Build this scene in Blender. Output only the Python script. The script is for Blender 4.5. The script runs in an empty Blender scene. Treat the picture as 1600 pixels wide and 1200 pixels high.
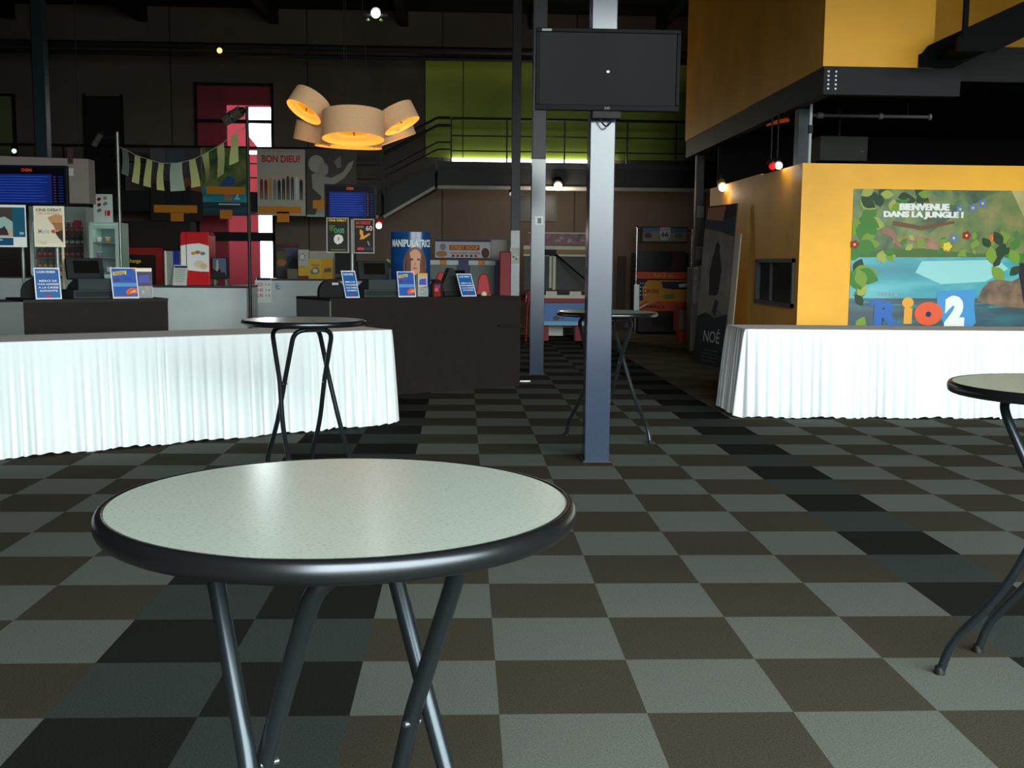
import bpy, math, random
from mathutils import Matrix, Vector
random.seed(7)
C = bpy.context.scene.collection
PI = math.pi
R = math.radians

# ------------------------------------------------------------------ camera
F = 1710.4
YAW, PITCH, ROLL = 0.04454, 0.11102, 0.00971
CAM = Vector((-0.125, -3.5275, 1.51))
cy, sy, cp, sp, cr, sr = math.cos(YAW), math.sin(YAW), math.cos(PITCH), math.sin(PITCH), math.cos(ROLL), math.sin(ROLL)
fw = Vector((sy * cp, cy * cp, -sp)); rt = Vector((cy, -sy, 0)); up_ = rt.cross(fw)
RT = cr * rt + sr * up_; UP = -sr * rt + cr * up_
cam = bpy.data.cameras.new('camera'); cam.sensor_width = 36; cam.lens = F / 1600 * 36
cam.clip_start = 0.05; cam.clip_end = 200
co = bpy.data.objects.new('camera', cam); C.objects.link(co)
m = Matrix.Identity(4)
for i in range(3):
    m[i][0] = RT[i]; m[i][1] = UP[i]; m[i][2] = -fw[i]; m[i][3] = CAM[i]
co.matrix_world = m
bpy.context.scene.camera = co

def ray(x, y): return RT * ((x - 800) / F) + UP * ((600 - y) / F) + fw
def W(px, py, P, n):
    d = ray(px, py); P = Vector(P); n = Vector(n)
    return CAM + d * ((P - CAM).dot(n) / d.dot(n))
def WY(px, py, y): return W(px, py, (0, y, 0), (0, 1, 0))
def WX(px, py, x): return W(px, py, (x, 0, 0), (1, 0, 0))
def WZ(px, py, z=0): return W(px, py, (0, 0, z), (0, 0, 1))

# ------------------------------------------------------------------ materials
def lin(h):
    if isinstance(h, str):
        v = [int(h[i:i + 2], 16) / 255 for i in (0, 2, 4)]
        return tuple(x / 12.92 if x <= .04045 else ((x + .055) / 1.055) ** 2.4 for x in v)
    return tuple(h)
_m = {}
def M(name, col='808080', rough=.6, metal=0, emit=0, noise=0, scale=20, bump=0, spec=.28, trans=0, alpha=1):
    if name in _m: return _m[name]
    mt = bpy.data.materials.new(name); mt.use_nodes = True
    nt = mt.node_tree; b = nt.nodes['Principled BSDF']
    c = lin(col)
    b.inputs['Base Color'].default_value = (*c, 1); b.inputs['Roughness'].default_value = rough
    b.inputs['Metallic'].default_value = metal; b.inputs['Specular IOR Level'].default_value = spec
    b.inputs['Transmission Weight'].default_value = trans; b.inputs['Alpha'].default_value = alpha
    if emit:
        b.inputs['Emission Color'].default_value = (*c, 1); b.inputs['Emission Strength'].default_value = emit
    if noise or bump:
        tc = nt.nodes.new('ShaderNodeTexCoord'); nz = nt.nodes.new('ShaderNodeTexNoise')
        nz.inputs['Scale'].default_value = scale; nz.inputs['Detail'].default_value = 6
        nt.links.new(tc.outputs['Object'], nz.inputs['Vector'])
        if noise:
            rp = nt.nodes.new('ShaderNodeValToRGB')
            rp.color_ramp.elements[0].position = .3; rp.color_ramp.elements[1].position = .7
            rp.color_ramp.elements[0].color = (*[max(0, x * (1 - noise)) for x in c], 1)
            rp.color_ramp.elements[1].color = (*[min(1, x * (1 + noise)) for x in c], 1)
            nt.links.new(nz.outputs['Fac'], rp.inputs['Fac']); nt.links.new(rp.outputs['Color'], b.inputs['Base Color'])
            if emit: nt.links.new(rp.outputs['Color'], b.inputs['Emission Color'])
        if bump:
            bp = nt.nodes.new('ShaderNodeBump'); bp.inputs['Strength'].default_value = bump; bp.inputs['Distance'].default_value = .004
            nt.links.new(nz.outputs['Fac'], bp.inputs['Height']); nt.links.new(bp.outputs['Normal'], b.inputs['Normal'])
    _m[name] = mt
    return mt

def ramp_material(name, tex, stops, scale=4, rough=.5, mapscale=(1, 1, 1), detail=4, dist=0):
    """object-space noise / wave through a colour ramp (printed artwork, laminate)"""
    mt = bpy.data.materials.new(name); mt.use_nodes = True; nt = mt.node_tree; b = nt.nodes['Principled BSDF']
    b.inputs['Roughness'].default_value = rough
    tc = nt.nodes.new('ShaderNodeTexCoord'); mp = nt.nodes.new('ShaderNodeMapping'); mp.inputs['Scale'].default_value = mapscale
    if tex == 'noise':
        t = nt.nodes.new('ShaderNodeTexNoise'); t.inputs['Detail'].default_value = detail; o = 'Fac'
        t.inputs['Distortion'].default_value = dist
    elif tex == 'voronoi':
        t = nt.nodes.new('ShaderNodeTexVoronoi'); o = 'Color'
    else:
        t = nt.nodes.new('ShaderNodeTexWave'); t.inputs['Distortion'].default_value = dist; o = 'Fac'
        t.bands_direction = 'Z'
    t.inputs['Scale'].default_value = scale
    rp = nt.nodes.new('ShaderNodeValToRGB'); e = rp.color_ramp.elements
    while len(e) < len(stops): e.new(.5)
    for el, (p, c) in zip(e, stops): el.position = p; el.color = (*lin(c), 1)
    nt.links.new(tc.outputs['Object'], mp.inputs['Vector']); nt.links.new(mp.outputs['Vector'], t.inputs['Vector'])
    nt.links.new(t.outputs[o], rp.inputs['Fac']); nt.links.new(rp.outputs['Color'], b.inputs['Base Color'])
    _m[name] = mt
    return mt

def wall_material(name, col, pitch, seam, rough=.7):
    """painted cladding with thin vertical seams every `pitch` metres and faint horizontal ribs"""
    mt = bpy.data.materials.new(name); mt.use_nodes = True; nt = mt.node_tree; b = nt.nodes['Principled BSDF']
    b.inputs['Roughness'].default_value = rough
    tc = nt.nodes.new('ShaderNodeTexCoord'); sx = nt.nodes.new('ShaderNodeSeparateXYZ'); nt.links.new(tc.outputs['Object'], sx.inputs[0])
    def mth(op, a, bb=None):
        q = nt.nodes.new('ShaderNodeMath'); q.operation = op
        nt.links.new(a, q.inputs[0])
        if bb is not None: q.inputs[1].default_value = bb
        return q.outputs[0]
    ad = nt.nodes.new('ShaderNodeMath'); ad.operation = 'ADD'
    nt.links.new(sx.outputs['X'], ad.inputs[0]); nt.links.new(sx.outputs['Y'], ad.inputs[1])
    f = mth('FRACT', mth('DIVIDE', ad.outputs[0], pitch)); s = mth('LESS_THAN', f, seam / pitch)
    nz = nt.nodes.new('ShaderNodeTexNoise'); nz.inputs['Scale'].default_value = 1.3; nz.inputs['Detail'].default_value = 5
    nt.links.new(tc.outputs['Object'], nz.inputs['Vector'])
    rp = nt.nodes.new('ShaderNodeValToRGB'); c = lin(col)
    rp.color_ramp.elements[0].position = .3; rp.color_ramp.elements[0].color = (*[x * .88 for x in c], 1)
    rp.color_ramp.elements[1].position = .7; rp.color_ramp.elements[1].color = (*[x * 1.1 for x in c], 1)
    nt.links.new(nz.outputs['Fac'], rp.inputs['Fac'])
    mx = nt.nodes.new('ShaderNodeMixRGB'); nt.links.new(s, mx.inputs['Fac']); nt.links.new(rp.outputs['Color'], mx.inputs['Color1'])
    mx.inputs['Color2'].default_value = (*[x * .25 for x in c], 1)
    nt.links.new(mx.outputs['Color'], b.inputs['Base Color'])
    _m[name] = mt
    return mt

# ------------------------------------------------------------------ mesh builder
_tx = {}
def text_geo(s, bold):
    k = (s, bold)
    if k not in _tx:
        cu = bpy.data.curves.new('t', 'FONT'); cu.body = s; cu.size = 1; cu.offset = bold; cu.resolution_u = 3
        ob = bpy.data.objects.new('t', cu)
        me = bpy.data.meshes.new_from_object(ob)
        vs = [(v.co.x, v.co.y) for v in me.vertices]; fs = [tuple(p.vertices) for p in me.polygons]
        bpy.data.objects.remove(ob); bpy.data.curves.remove(cu); bpy.data.meshes.remove(me)
        if vs:
            x0 = min(v[0] for v in vs); x1 = max(v[0] for v in vs); y0 = min(v[1] for v in vs); y1 = max(v[1] for v in vs)
            vs = [((x - x0) / (x1 - x0), (y - y0) / (y1 - y0)) for x, y in vs]
        _tx[k] = (vs, fs, (x1 - x0) / (y1 - y0))
    return _tx[k]

class MB:
    def __init__(s):
        s.v = []; s.f = []; s.mi = []; s.sm = []; s.mats = []; s.T = Matrix.Identity(4)
    def idx(s, m):
        if m not in s.mats: s.mats.append(m)
        return s.mats.index(m)
    def add(s, vs, fs, m, smooth=False):
        b = len(s.v); k = s.idx(m)
        s.v += [tuple(s.T @ Vector(v)) for v in vs]
        for f in fs: s.f.append(tuple(b + i for i in f)); s.mi.append(k); s.sm.append(smooth)
        return s
    def box(s, x0, y0, z0, x1, y1, z1, m):
        vs = [(x, y, z) for z in (z0, z1) for y in (y0, y1) for x in (x0, x1)]
        return s.add(vs, [(0, 2, 3, 1), (4, 5, 7, 6), (0, 1, 5, 4), (2, 6, 7, 3), (0, 4, 6, 2), (1, 3, 7, 5)], m)
    def prism(s, poly, m, axis='y', a=0, b=.01):
        """poly in the two other axes (CCW); extruded from a to b along axis"""
        n = len(poly)
        def p(q, t): return {'y': (q[0], t, q[1]), 'z': (q[0], q[1], t), 'x': (t, q[0], q[1])}[axis]
        vs = [p(q, a) for q in poly] + [p(q, b) for q in poly]
        fs = [tuple(range(n)), tuple(range(2 * n - 1, n - 1, -1))] + [(i, i + n, (i + 1) % n + n, (i + 1) % n) for i in range(n)]
        return s.add(vs, fs, m)
    def flat(s, poly, m, y):
        return s.add([(q[0], y, q[1]) for q in poly], [tuple(range(len(poly)))], m)
    def tube(s, pts, r, m, n=12, caps=True, r2=None):
        pts = [Vector(p) for p in pts]; vs = []; L = len(pts)
        t0 = (pts[1] - pts[0]).normalized()
        nr = t0.orthogonal().normalized()
        for i, p in enumerate(pts):
            t = ((pts[min(i + 1, L - 1)] - pts[max(i - 1, 0)])).normalized()
            nr = (nr - t * nr.dot(t)).normalized(); bn = t.cross(nr)
            rr = r if r2 is None else r + (r2 - r) * i / (L - 1)
            for k in range(n):
                a = 2 * PI * k / n; vs.append(p + nr * (rr * math.cos(a)) + bn * (rr * math.sin(a)))
        fs = [(i * n + k, i * n + (k + 1) % n, (i + 1) * n + (k + 1) % n, (i + 1) * n + k) for i in range(L - 1) for k in range(n)]
        s.add(vs, fs, m, True)
        if caps:
            s.add(vs[:n], [tuple(range(n - 1, -1, -1))], m); s.add(vs[-n:], [tuple(range(n))], m)
        return s
    def lathe(s, prof, m, n=32, c=(0, 0, 0), smooth=True):
        vs = []; fs = []
        for r, z in prof:
            for k in range(n):
                a = 2 * PI * k / n; vs.append((c[0] + r * math.cos(a), c[1] + r * math.sin(a), c[2] + z))
        for i in range(len(prof) - 1):
            for k in range(n): fs.append((i * n + k, i * n + (k + 1) % n, (i + 1) * n + (k + 1) % n, (i + 1) * n + k))
        s.add(vs, fs, m, smooth)
        if prof[0][0] > 1e-6: s.add(vs[:n], [tuple(range(n - 1, -1, -1))], m)
        if prof[-1][0] > 1e-6: s.add(vs[-n:], [tuple(range(n))], m)
        return s
    def ell(s, cx, cz, rx, rz, m, y, n=20, rot=0):
        ps = []
        for k in range(n):
            a = 2 * PI * k / n; x = rx * math.cos(a); z = rz * math.sin(a)
            ps.append((cx + x * math.cos(rot) - z * math.sin(rot), cz + x * math.sin(rot) + z * math.cos(rot)))
        return s.flat(ps, m, y)
    def text(s, st, x0, z0, x1, z1, m, y, bold=.012):
        vs, fs, asp = text_geo(st, bold)
        return s.add([(x0 + a * (x1 - x0), y, z0 + b * (z1 - z0)) for a, b in vs], fs, m)
    def build(s, name, parent=None, bevel=0, loc=None, rot=None):
        me = bpy.data.meshes.new(name); me.from_pydata(s.v, [], s.f)
        for mt in s.mats: me.materials.append(mt)
        me.polygons.foreach_set('material_index', s.mi); me.polygons.foreach_set('use_smooth', s.sm); me.update()
        o = bpy.data.objects.new(name, me); C.objects.link(o)
        if parent is not None: o.parent = parent
        if loc is not None: o.location = loc
        if rot is not None: o.rotation_euler = rot
        if bevel:
            bm = o.modifiers.new('bevel', 'BEVEL'); bm.width = bevel; bm.segments = 2; bm.limit_method = 'ANGLE'; bm.angle_limit = R(50)
        return o

def tag(o, label=None, cat=None, group=None, kind=None):
    if label: o['label'] = label
    if cat: o['category'] = cat
    if group: o['group'] = group
    if kind: o['kind'] = kind
    return o
def thing(name, label, cat, loc=(0, 0, 0), rotz=0, group=None):
    o = bpy.data.objects.new(name, None); C.objects.link(o); o.location = loc; o.rotation_euler = (0, 0, rotz); o.empty_display_size = .1
    return tag(o, label, cat, group)
def struct(name, mb, label=None, cat=None, loc=None, rot=None):
    return tag(mb.build(name, loc=loc, rot=rot), label, cat, None, 'structure')
def dup(root, loc, rotz, label, group=None):
    r = root.copy(); C.objects.link(r); r.location = loc; r.rotation_euler = (0, 0, rotz); r['label'] = label
    if group: r['group'] = group
    for ch in list(root.children):
        c = ch.copy(); C.objects.link(c); c.parent = r
        for g in list(ch.children):
            d = g.copy(); C.objects.link(d); d.parent = c
    return r

def fillet(pts, rads, n=6):
    """round the inner corners of a 3-D polyline"""
    pts = [Vector(p) for p in pts]; out = [pts[0]]
    for i in range(1, len(pts) - 1):
        p = pts[i]; a = pts[i - 1] - p; b = pts[i + 1] - p
        r = min(rads[i] if isinstance(rads, (list, tuple)) else rads, a.length * .48, b.length * .48)
        A = p + a.normalized() * r; B = p + b.normalized() * r
        for k in range(n + 1):
            t = k / n; out.append((1 - t) ** 2 * A + 2 * t * (1 - t) * p + t * t * B)
    out.append(pts[-1]); return out

class Board:
    """a flat sign standing in the vertical plane through P turned by th; art is laid out on its own face"""
    def __init__(s, P, th, x0, y0, x1, y1, thick=.006, lean=0):
        s.P = Vector(P); s.e = Vector((math.cos(th), math.sin(th), 0)); s.n = Vector((-math.sin(th), math.cos(th), 0)); s.th = th; s.lean = lean
        a = s.sz(x0, y0, 1); b = s.sz(x1, y0, 1); c = s.sz(x0, y1, 1); d = s.sz(x1, y1, 1)
        s.s0 = (a[0] + c[0]) / 2; s.s1 = (b[0] + d[0]) / 2; s.z0 = (c[1] + d[1]) / 2; s.z1 = (a[1] + b[1]) / 2
        s.cs = (s.s0 + s.s1) / 2; s.w = s.s1 - s.s0; s.h = s.z1 - s.z0; s.t = thick; s.mb = MB(); s.k = 1 / math.cos(lean)
        s.px = (x0, y0, x1, y1)
    def sz(s, px, py, raw=0):
        q = W(px, py, s.P, s.n); r = ((q - s.P).dot(s.e), q.z)
        return r if raw else (r[0] - s.cs, (r[1] - s.z0) * s.k)
    def board(s, m, edge=None):
        s.mb.box(-s.w / 2, 0, 0, s.w / 2, s.t, s.h * s.k, edge or m)
        s.rc(0, 0, 1, 1, m, .3); return s
    def y(s, L):
        s.cnt = getattr(s, 'cnt', 0) + 1
        return -.0012 * L - .000015 * s.cnt
    # unit coordinates: (0,0) lower-left, (1,1) upper-right
    def u(s, a, b): return (-s.w / 2 + a * s.w, b * s.h * s.k)
    def rc(s, a0, b0, a1, b1, m, L=1): 
        p = [s.u(a0, b0), s.u(a1, b0), s.u(a1, b1), s.u(a0, b1)]; s.mb.flat(p, m, s.y(L)); return s
    def pg(s, pts, m, L=1): s.mb.flat([s.u(*q) for q in pts], m, s.y(L)); return s
    def el(s, a, b, ra, rb, m, L=1, rot=0):
        c = s.u(a, b); s.mb.ell(c[0], c[1], ra * s.w, rb * s.h * s.k, m, s.y(L), rot=rot); return s
    def tx(s, st, a0, b0, a1, b1, m, L=2, bold=.012):
        p = s.u(a0, b0); q = s.u(a1, b1); s.mb.text(st, p[0], p[1], q[0], q[1], m, s.y(L), bold); return s
    # picture coordinates on the sign's own plane
    def prc(s, x0, y0, x1, y1, m, L=1):
        a = s.sz(x0, y1); b = s.sz(x1, y0); s.mb.flat([a, (b[0], a[1]), b, (a[0], b[1])], m, s.y(L)); return s
    def ppg(s, pts, m, L=1):
        p = [s.sz(*q) for q in pts]; hw = s.w / 2; hh = s.h * s.k
        for ax, lim, sg in ((0, -hw, 1), (0, hw, -1), (1, 0, 1), (1, hh, -1)):   # keep the print inside its sheet
            o = []
            for i in range(len(p)):
                a, b = p[i - 1], p[i]; da = (a[ax] - lim) * sg; db = (b[ax] - lim) * sg
                if (da < 0) != (db < 0): t = da / (da - db); o.append((a[0] + (b[0] - a[0]) * t, a[1] + (b[1] - a[1]) * t))
                if db >= 0: o.append(b)
            p = o
            if len(p) < 3: return s
        s.mb.flat(p, m, s.y(L)); return s
    def pel(s, x, y, rx, ry, m, L=1, rot=0):
        c = s.sz(x, y); d = s.sz(x + rx, y); e = s.sz(x, y - ry)
        s.mb.ell(c[0], c[1], d[0] - c[0], e[1] - c[1], m, s.y(L), rot=rot); return s
    def ptx(s, st, x0, y0, x1, y1, m, L=2, bold=.012):
        a = s.sz(x0, y1); b = s.sz(x1, y0); s.mb.text(st, a[0], a[1], b[0], b[1], m, s.y(L), bold); return s
    def loc(s): q = s.P + s.e * s.cs; return (q.x, q.y, s.z0)
    def solo(s, name, label, cat, group=None):
        return tag(s.mb.build(name, loc=s.loc(), rot=(-s.lean, 0, s.th)), label, cat, group)

# ------------------------------------------------------------------ palette
steel_dark = M('dark_steel', '23262a', .5, noise=.15, scale=3)
black = M('black_paint', '0e0e0e', .6)
blackgloss = M('black_gloss', '0b0c0e', .18)
bluegrey = M('bluegrey_paint', '2e384a', .15, spec=.5, noise=.05, scale=30)
sleeve_m = M('pale_sleeve', '7d898e', .25, spec=.6, noise=.06, scale=12)
charcoal = M('charcoal_paint', '36383a', .45)
yellow = wall_material('yellow_cladding', 'f7b01c', 40, .001, .55)
green = wall_material('green_cladding', 'aabb40', 3.1, .03, .6)
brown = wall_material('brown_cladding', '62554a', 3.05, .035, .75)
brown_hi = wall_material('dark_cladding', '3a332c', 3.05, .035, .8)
pinkfilm = M('pink_film', 'c8404e', .4)
white = M('white_paper', 'e9ece8', .6)
offwhite = M('offwhite', 'd3d5cc', .6)
grey = M('mid_grey', '7b7f80', .5)
orange = M('orange_card', 'd98a24', .6)
red = M('red', 'c81a22', .4)
redd = M('dull_red', '8c1a1c', .5)
blue = M('blue_print', '2f5aa0', .5)
bluedk = M('dark_blue', '16264f', .5)
teal = M('teal', '1f8aa0', .5)
skin = M('warm_tone', 'd9a184', .6)
ylw = M('yellow_print', 'e4c52c', .5)
tan = M('tan', 'b58a58', .6)
brn = M('brown_print', '5a3a26', .6)
chrome = M('chrome', 'd8dadc', .15, 1)
stainless = M('stainless', 'b4bab8', .35, .7)
green_p = M('leaf_green', '4f7a2a', .6)
glass_dark = M('dark_glass', '0a0d0a', .2, spec=.04)

# ------------------------------------------------------------------ floor of carpet tiles
cl = M('carpet_light', (.106, .113, .098), .95, noise=.3, scale=160, bump=.6, spec=0)
cd = M('carpet_dark', (.048, .043, .032), .95, noise=.35, scale=160, bump=.6, spec=0)
cg = M('carpet_slate', (.040, .047, .044), .95, noise=.35, scale=160, bump=.6, spec=0)
ck = M('carpet_black', (.017, .017, .015), .95, noise=.4, scale=160, bump=.6, spec=0)
cb = M('carpet_brown', (.115, .095, .066), .95, noise=.35, scale=160, bump=.6, spec=0)
cb2 = M('carpet_umber', (.09, .075, .054), .95, noise=.35, scale=160, bump=.6, spec=0)
fl = MB()
for c in range(-24, 25):
    for r in range(-12, 45):
        odd = (c + r) % 2
        mt = cl if odd else cd
        if c in (-3, -2, 4, -12, -11) or c >= 18: mt = cg if odd else ck
        elif c >= 5 and r >= 15: mt = cb if odd else cb2
        x, y = c * .5, r * .5
        fl.add([(x, y, 0), (x + .5, y, 0), (x + .5, y + .5, 0), (x, y + .5, 0)], [(0, 1, 2, 3)], mt)
struct('floor', fl, 'carpet tiles in a grey and dark checkerboard', 'floor')

# ------------------------------------------------------------------ shell
YB, HC, FY = 22.0, 7.1, -6.0
px0, px1, pz1 = -6.2, -4.45, 5.45
b = MB()
b.box(-12.2, YB, 0, px0, YB + .2, HC, brown).box(px1, YB, 0, 12.6, YB + .2, HC, brown).box(px0, YB, pz1, px1, YB + .2, HC, brown)
struct('wall_back', b, 'brown clad far wall', 'wall')
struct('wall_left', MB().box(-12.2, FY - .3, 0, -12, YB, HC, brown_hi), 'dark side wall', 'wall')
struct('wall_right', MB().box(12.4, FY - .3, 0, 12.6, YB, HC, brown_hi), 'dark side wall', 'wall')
b = MB()
fx0, fx1, fz0, fz1 = -1.0, 12.2, .05, 5.7
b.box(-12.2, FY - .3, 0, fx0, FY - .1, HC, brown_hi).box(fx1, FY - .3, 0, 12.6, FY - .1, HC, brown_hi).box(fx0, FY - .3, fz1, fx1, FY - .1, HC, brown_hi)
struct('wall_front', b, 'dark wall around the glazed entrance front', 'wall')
b = MB(); k = 0
for x in [fx0 + i * (fx1 - fx0) / 9 for i in range(10)]: b.box(x - .04, FY - .28, fz0, x + .04, FY - .12, fz1, charcoal)
b.box(fx0, FY - .28, 0, fx1, FY - .12, fz0 + .03, charcoal)
struct('window_3', b, 'glazed entrance front frame', 'window')
ceil_m = M('black_roof', '0d0c0a', .9, noise=.3, scale=2)
b = MB(); b.box(-12.2, FY - .3, HC, 12.6, YB + .2, HC + .15, ceil_m)
struct('ceiling', b, 'black roof deck', 'ceiling')
b = MB()
for x in (-10.2, -7.3, -4.4, -1.5, 1.4, 4.3, 7.2): b.box(x - .09, -3, HC - .34, x + .09, YB, HC, black)
struct('trim_1', b, 'black roof beams', 'beam')
struct('trim_2', MB().tube([(-12, 20.7, 6.02), (12.4, 20.7, 6.02)], .07, steel_dark).tube([(-12, 20.8, 5.86), (12.4, 20.8, 5.86)], .04, steel_dark), 'dark pipe across the hall below the roof', 'pipe')
struct('ceiling_added_canopy', MB().box(-12, FY - .1, 5.75, 12.4, -3.2, 5.95, ceil_m), 'added unseen canopy that cuts daylight on the upper walls', 'ceiling')  # unseen canopy added to keep daylight off the roof and upper walls
# high level dark door and pale window on the far wall
d0 = WY(133, 150, 21.97); d1 = WY(193, 300, 21.97)
b = MB().box(d0.x, 21.93, d1.z, d1.x, 22, d0.z, M('door_black', '12110f', .6))
for xx in (d0.x - .04, d1.x): b.box(xx, 21.9, d1.z, xx + .04, 22, d0.z + .04, black)
struct('door_1', b, 'dark door on the upper walkway', 'door')
d0 = WY(-30, 150, 21.97); d1 = WY(25, 290, 21.97)
b = MB().box(d0.x, 21.95, d1.z, d1.x, 22, d0.z, M('pane_olive', '55603c', .2, emit=.035))  # olive colour and faint emission stand for green reflected in the glass
b.box(d1.x, 21.9, d1.z, d1.x + .05, 22, d0.z + .05, black).box(d0.x, 21.9, d0.z, d1.x + .05, 22, d0.z + .05, black)
struct('window_2', b, 'dim greenish pane on the upper walkway', 'window')
# green upper wall, with a glowing strip standing for daylight at its foot
g0 = WY(665, 95, 21.9); g1 = WY(665, 262, 21.9)
struct('wall_green', MB().box(g0.x, 21.88, 3.86, 9, 22, g0.z, green), 'lime green panel wall behind the upper walkway', 'wall')
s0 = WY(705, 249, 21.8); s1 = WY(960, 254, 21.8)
struct('trim_3', MB().box(s0.x, 21.8, 3.7, s1.x, 21.87, 3.845, M('daylight_strip_glow', 'f4fff4', .5, emit=5)), 'glowing strip standing for daylight at the foot of the green wall', 'light')

# pink-filmed tall window
b = MB()
for x in (px0, px1 - .05): b.box(x, 21.9, 0, x + .05, 22.1, pz1, black)
b.box(px0, 21.9, pz1 - .06, px1, 22.1, pz1, black)
for py in (190, 370):
    z = WY(400, py, 21.95).z; hh = .035 if py == 190 else .1
    b.box(px0, 21.9, z - hh, px1, 22.05, z + hh, black)
xm = WY(386, 300, 22).x
struct('window_1', b, 'dark frame of the tall pink window', 'window')
pk = M('pink_glazing_film', 'c05a6a', .35)
nt = pk.node_tree; bs = nt.nodes['Principled BSDF']; tr = nt.nodes.new('ShaderNodeBsdfTransparent'); mx = nt.nodes.new('ShaderNodeMixShader')
tr.inputs['Color'].default_value = (.32, .11, .13, 1); mx.inputs['Fac'].default_value = .5
nt.links.new(bs.outputs[0], mx.inputs[1]); nt.links.new(tr.outputs[0], mx.inputs[2]); nt.links.new(mx.outputs[0], nt.nodes['Material Output'].inputs['Surface'])
def fz(px, py): q = WY(px, py, 21.98); return (q.x, q.z)
f = MB()
zl = fz(404, 368)[1]; zg = fz(404, 236)[1]; zh = fz(404, 241)[1]
f.prism([(px0, zl), (fz(404, 352)[0], zl), (fz(404, 240)[0], zh), (px0, zh)], pk, 'y', 21.98, 21.986)
f.prism([(px0, zg), (fz(405, 236)[0], zg), fz(402, 229), fz(387, 210), fz(387, 168), (px1, fz(427, 168)[1]), (px1, pz1), (px0, pz1)], pk, 'y', 21.98, 21.986)
f.prism([(px0, 0), (fz(407, 480)[0], 0), (fz(407, 372)[0], zl - .01), (px0, zl - .01)], pk, 'y', 21.98, 21.986)
struct('window_4', f, 'pink film on the tall window panes', 'window film')
# outdoor wall added to shade most of the filmed panes, leaving a bright strip
struct('trim_4', MB().box(-9.5, 22.9, 0, WY(354, 300, 22.9).x, 23.1, 7.5, M('added_shade_wall', '75686a', .9)).box(-9.5, 22.9, WY(390, 163, 22.9).z, -3, 23.1, 7.5, M('added_shade_wall', '75686a', .9)), 'added light-blocking wall behind the pink window', 'light blocker')

# yellow rooms
XL = 3.9
ya, yb = 9.56, 14.5
zt = 2.715
w0 = WX(1184, 404, XL); w1 = WX(1240, 481, XL)
wy0, wy1, wz0, wz1 = w1.y, w0.y, .985, 1.585
b = MB()
b.box(XL, ya, 0, XL + .1, wy0, zt, yellow).box(XL, wy1, 0, XL + .1, yb, zt + .02, yellow).box(XL, wy0, 0, XL + .1, wy1, wz0, yellow).box(XL, wy0, wz1, XL + .1, wy1, zt, yellow)
b.box(XL + .1, ya, 0, 9.5, ya + .1, zt, yellow)
struct('wall_yellow', b, 'yellow wall of the low side room', 'wall')
b = MB(); fr = .05
b.box(XL - .03, wy0, wz0, XL + .1, wy0 + fr, wz1, charcoal).box(XL - .03, wy1 - fr, wz0, XL + .1, wy1, wz1, charcoal)
b.box(XL - .03, wy0, wz0, XL + .1, wy1, wz0 + fr, charcoal).box(XL - .03, wy0, wz1 - fr, XL + .1, wy1, wz1, charcoal)
b.box(XL + .03, wy0 + fr, wz0 + fr, XL + .04, wy1 - fr, wz1 - fr, glass_dark)
ym = wy0 + (wy1 - wy0) * .62
b.box(XL + .0, ym, wz0 + fr, XL + .03, ym + .05, wz1 - fr, charcoal)
struct('window_5', b, 'small dark hatch window in the yellow wall', 'window')
b = MB(); zb = 3.735; xr = WY(1460, 60, 8.95).x
b.box(XL, 8.95, zb, XL + .1, 16.7, HC, yellow).box(XL + .1, 8.95, zb, xr, 9.05, HC, yellow).box(xr - .1, 9.05, zb, xr, 11.6, HC, yellow)
b.box(xr, 11.5, zb, 10, 11.6, HC, yellow)
struct('trim_6', MB().box(xr + .02, 9.2, 3.62, 10, 9.3, 4.03, black), 'black fascia under the stair beside the yellow box', 'fascia')
struct('wall_yellow_upper', b, 'yellow upper box overhanging the side room', 'wall')
b = MB(); bl = M('beam_grey', '14181a', .6)
xe = WY(1500, 130, 8.98).x
b.box(XL + .02, 8.97, 3.43, xe, 9.1, zb, bl).box(XL + .02, 9.1, 3.43, XL + .14, 16.7, zb, bl).box(XL + .14, 9.1, 3.62, 10, 16.7, zb, black)
bolt = M('bolt', '6b7074', .3, .8)
for i in range(5):
    for j in range(2):
        x = XL + .07 + j * .085; z = 3.49 + i * .047
        b.box(x - .012, 8.955, z - .01, x + .012, 8.97, z + .01, bolt)
struct('trim_5', b, 'dark steel beam with bolt heads under the yellow box', 'beam')
struct('wall_gap_shade', MB().box(XL + .15, 14.6, 0, 12.4, 14.7, 3.62, M('gap_shade_black', '0c0b09', .9)), 'added black wall standing for deep shade behind the low side room', 'wall')  # added wall, coloured black in place of the gap's deep shade

# ------------------------------------------------------------------ steel columns
def column(x, y, w, zs, label, top=HC - .3, sleeve=None, mat=None, smat=None):
    t = thing('steel_column', label, 'column', (x, y, 0))
    mat = mat or bluegrey; h = w / 2
    MB().box(-h, -h, 0, h, h, top, mat).build('shaft', t, .006)
    if sleeve:
        z0, z1 = sleeve
        b = MB(); q = h + .004
        b.box(-q, -q, z0, q, q, z1, smat or sleeve_m); b.build('sleeve', t, .004)
    b = MB(); b.box(-h - .012, -h - .012, 0, h + .012, h + .012, .012, steel_dark); b.build('base_plate', t)
    return t
cgrey = M('column_dark', '4a4b4d', .45)
colA = column(.892, 4.75, .188, None, 'blue-grey steel column carrying the black television')
q = WY(803, 360, 17.7); xq = WY(805, 400, 17.7).x
qq = WY(838, 248, 11.18); colB = column(.86, 11.28, .18, None, 'slim blue-grey column with a small white notice, behind the television column', sleeve=(.0, qq.z), mat=cgrey, smat=bluegrey)
colC = column(xq, 17.8, .17, None, 'charcoal column with a pale lower sleeve, at the end of the dark desk', sleeve=(0, q.z), mat=cgrey)
colD = column(WY(1094, 300, 16.1).x - .02, 16.1, .14, None, 'dark thin column under the far end of the yellow box', top=3.43, mat=cgrey)
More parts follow.
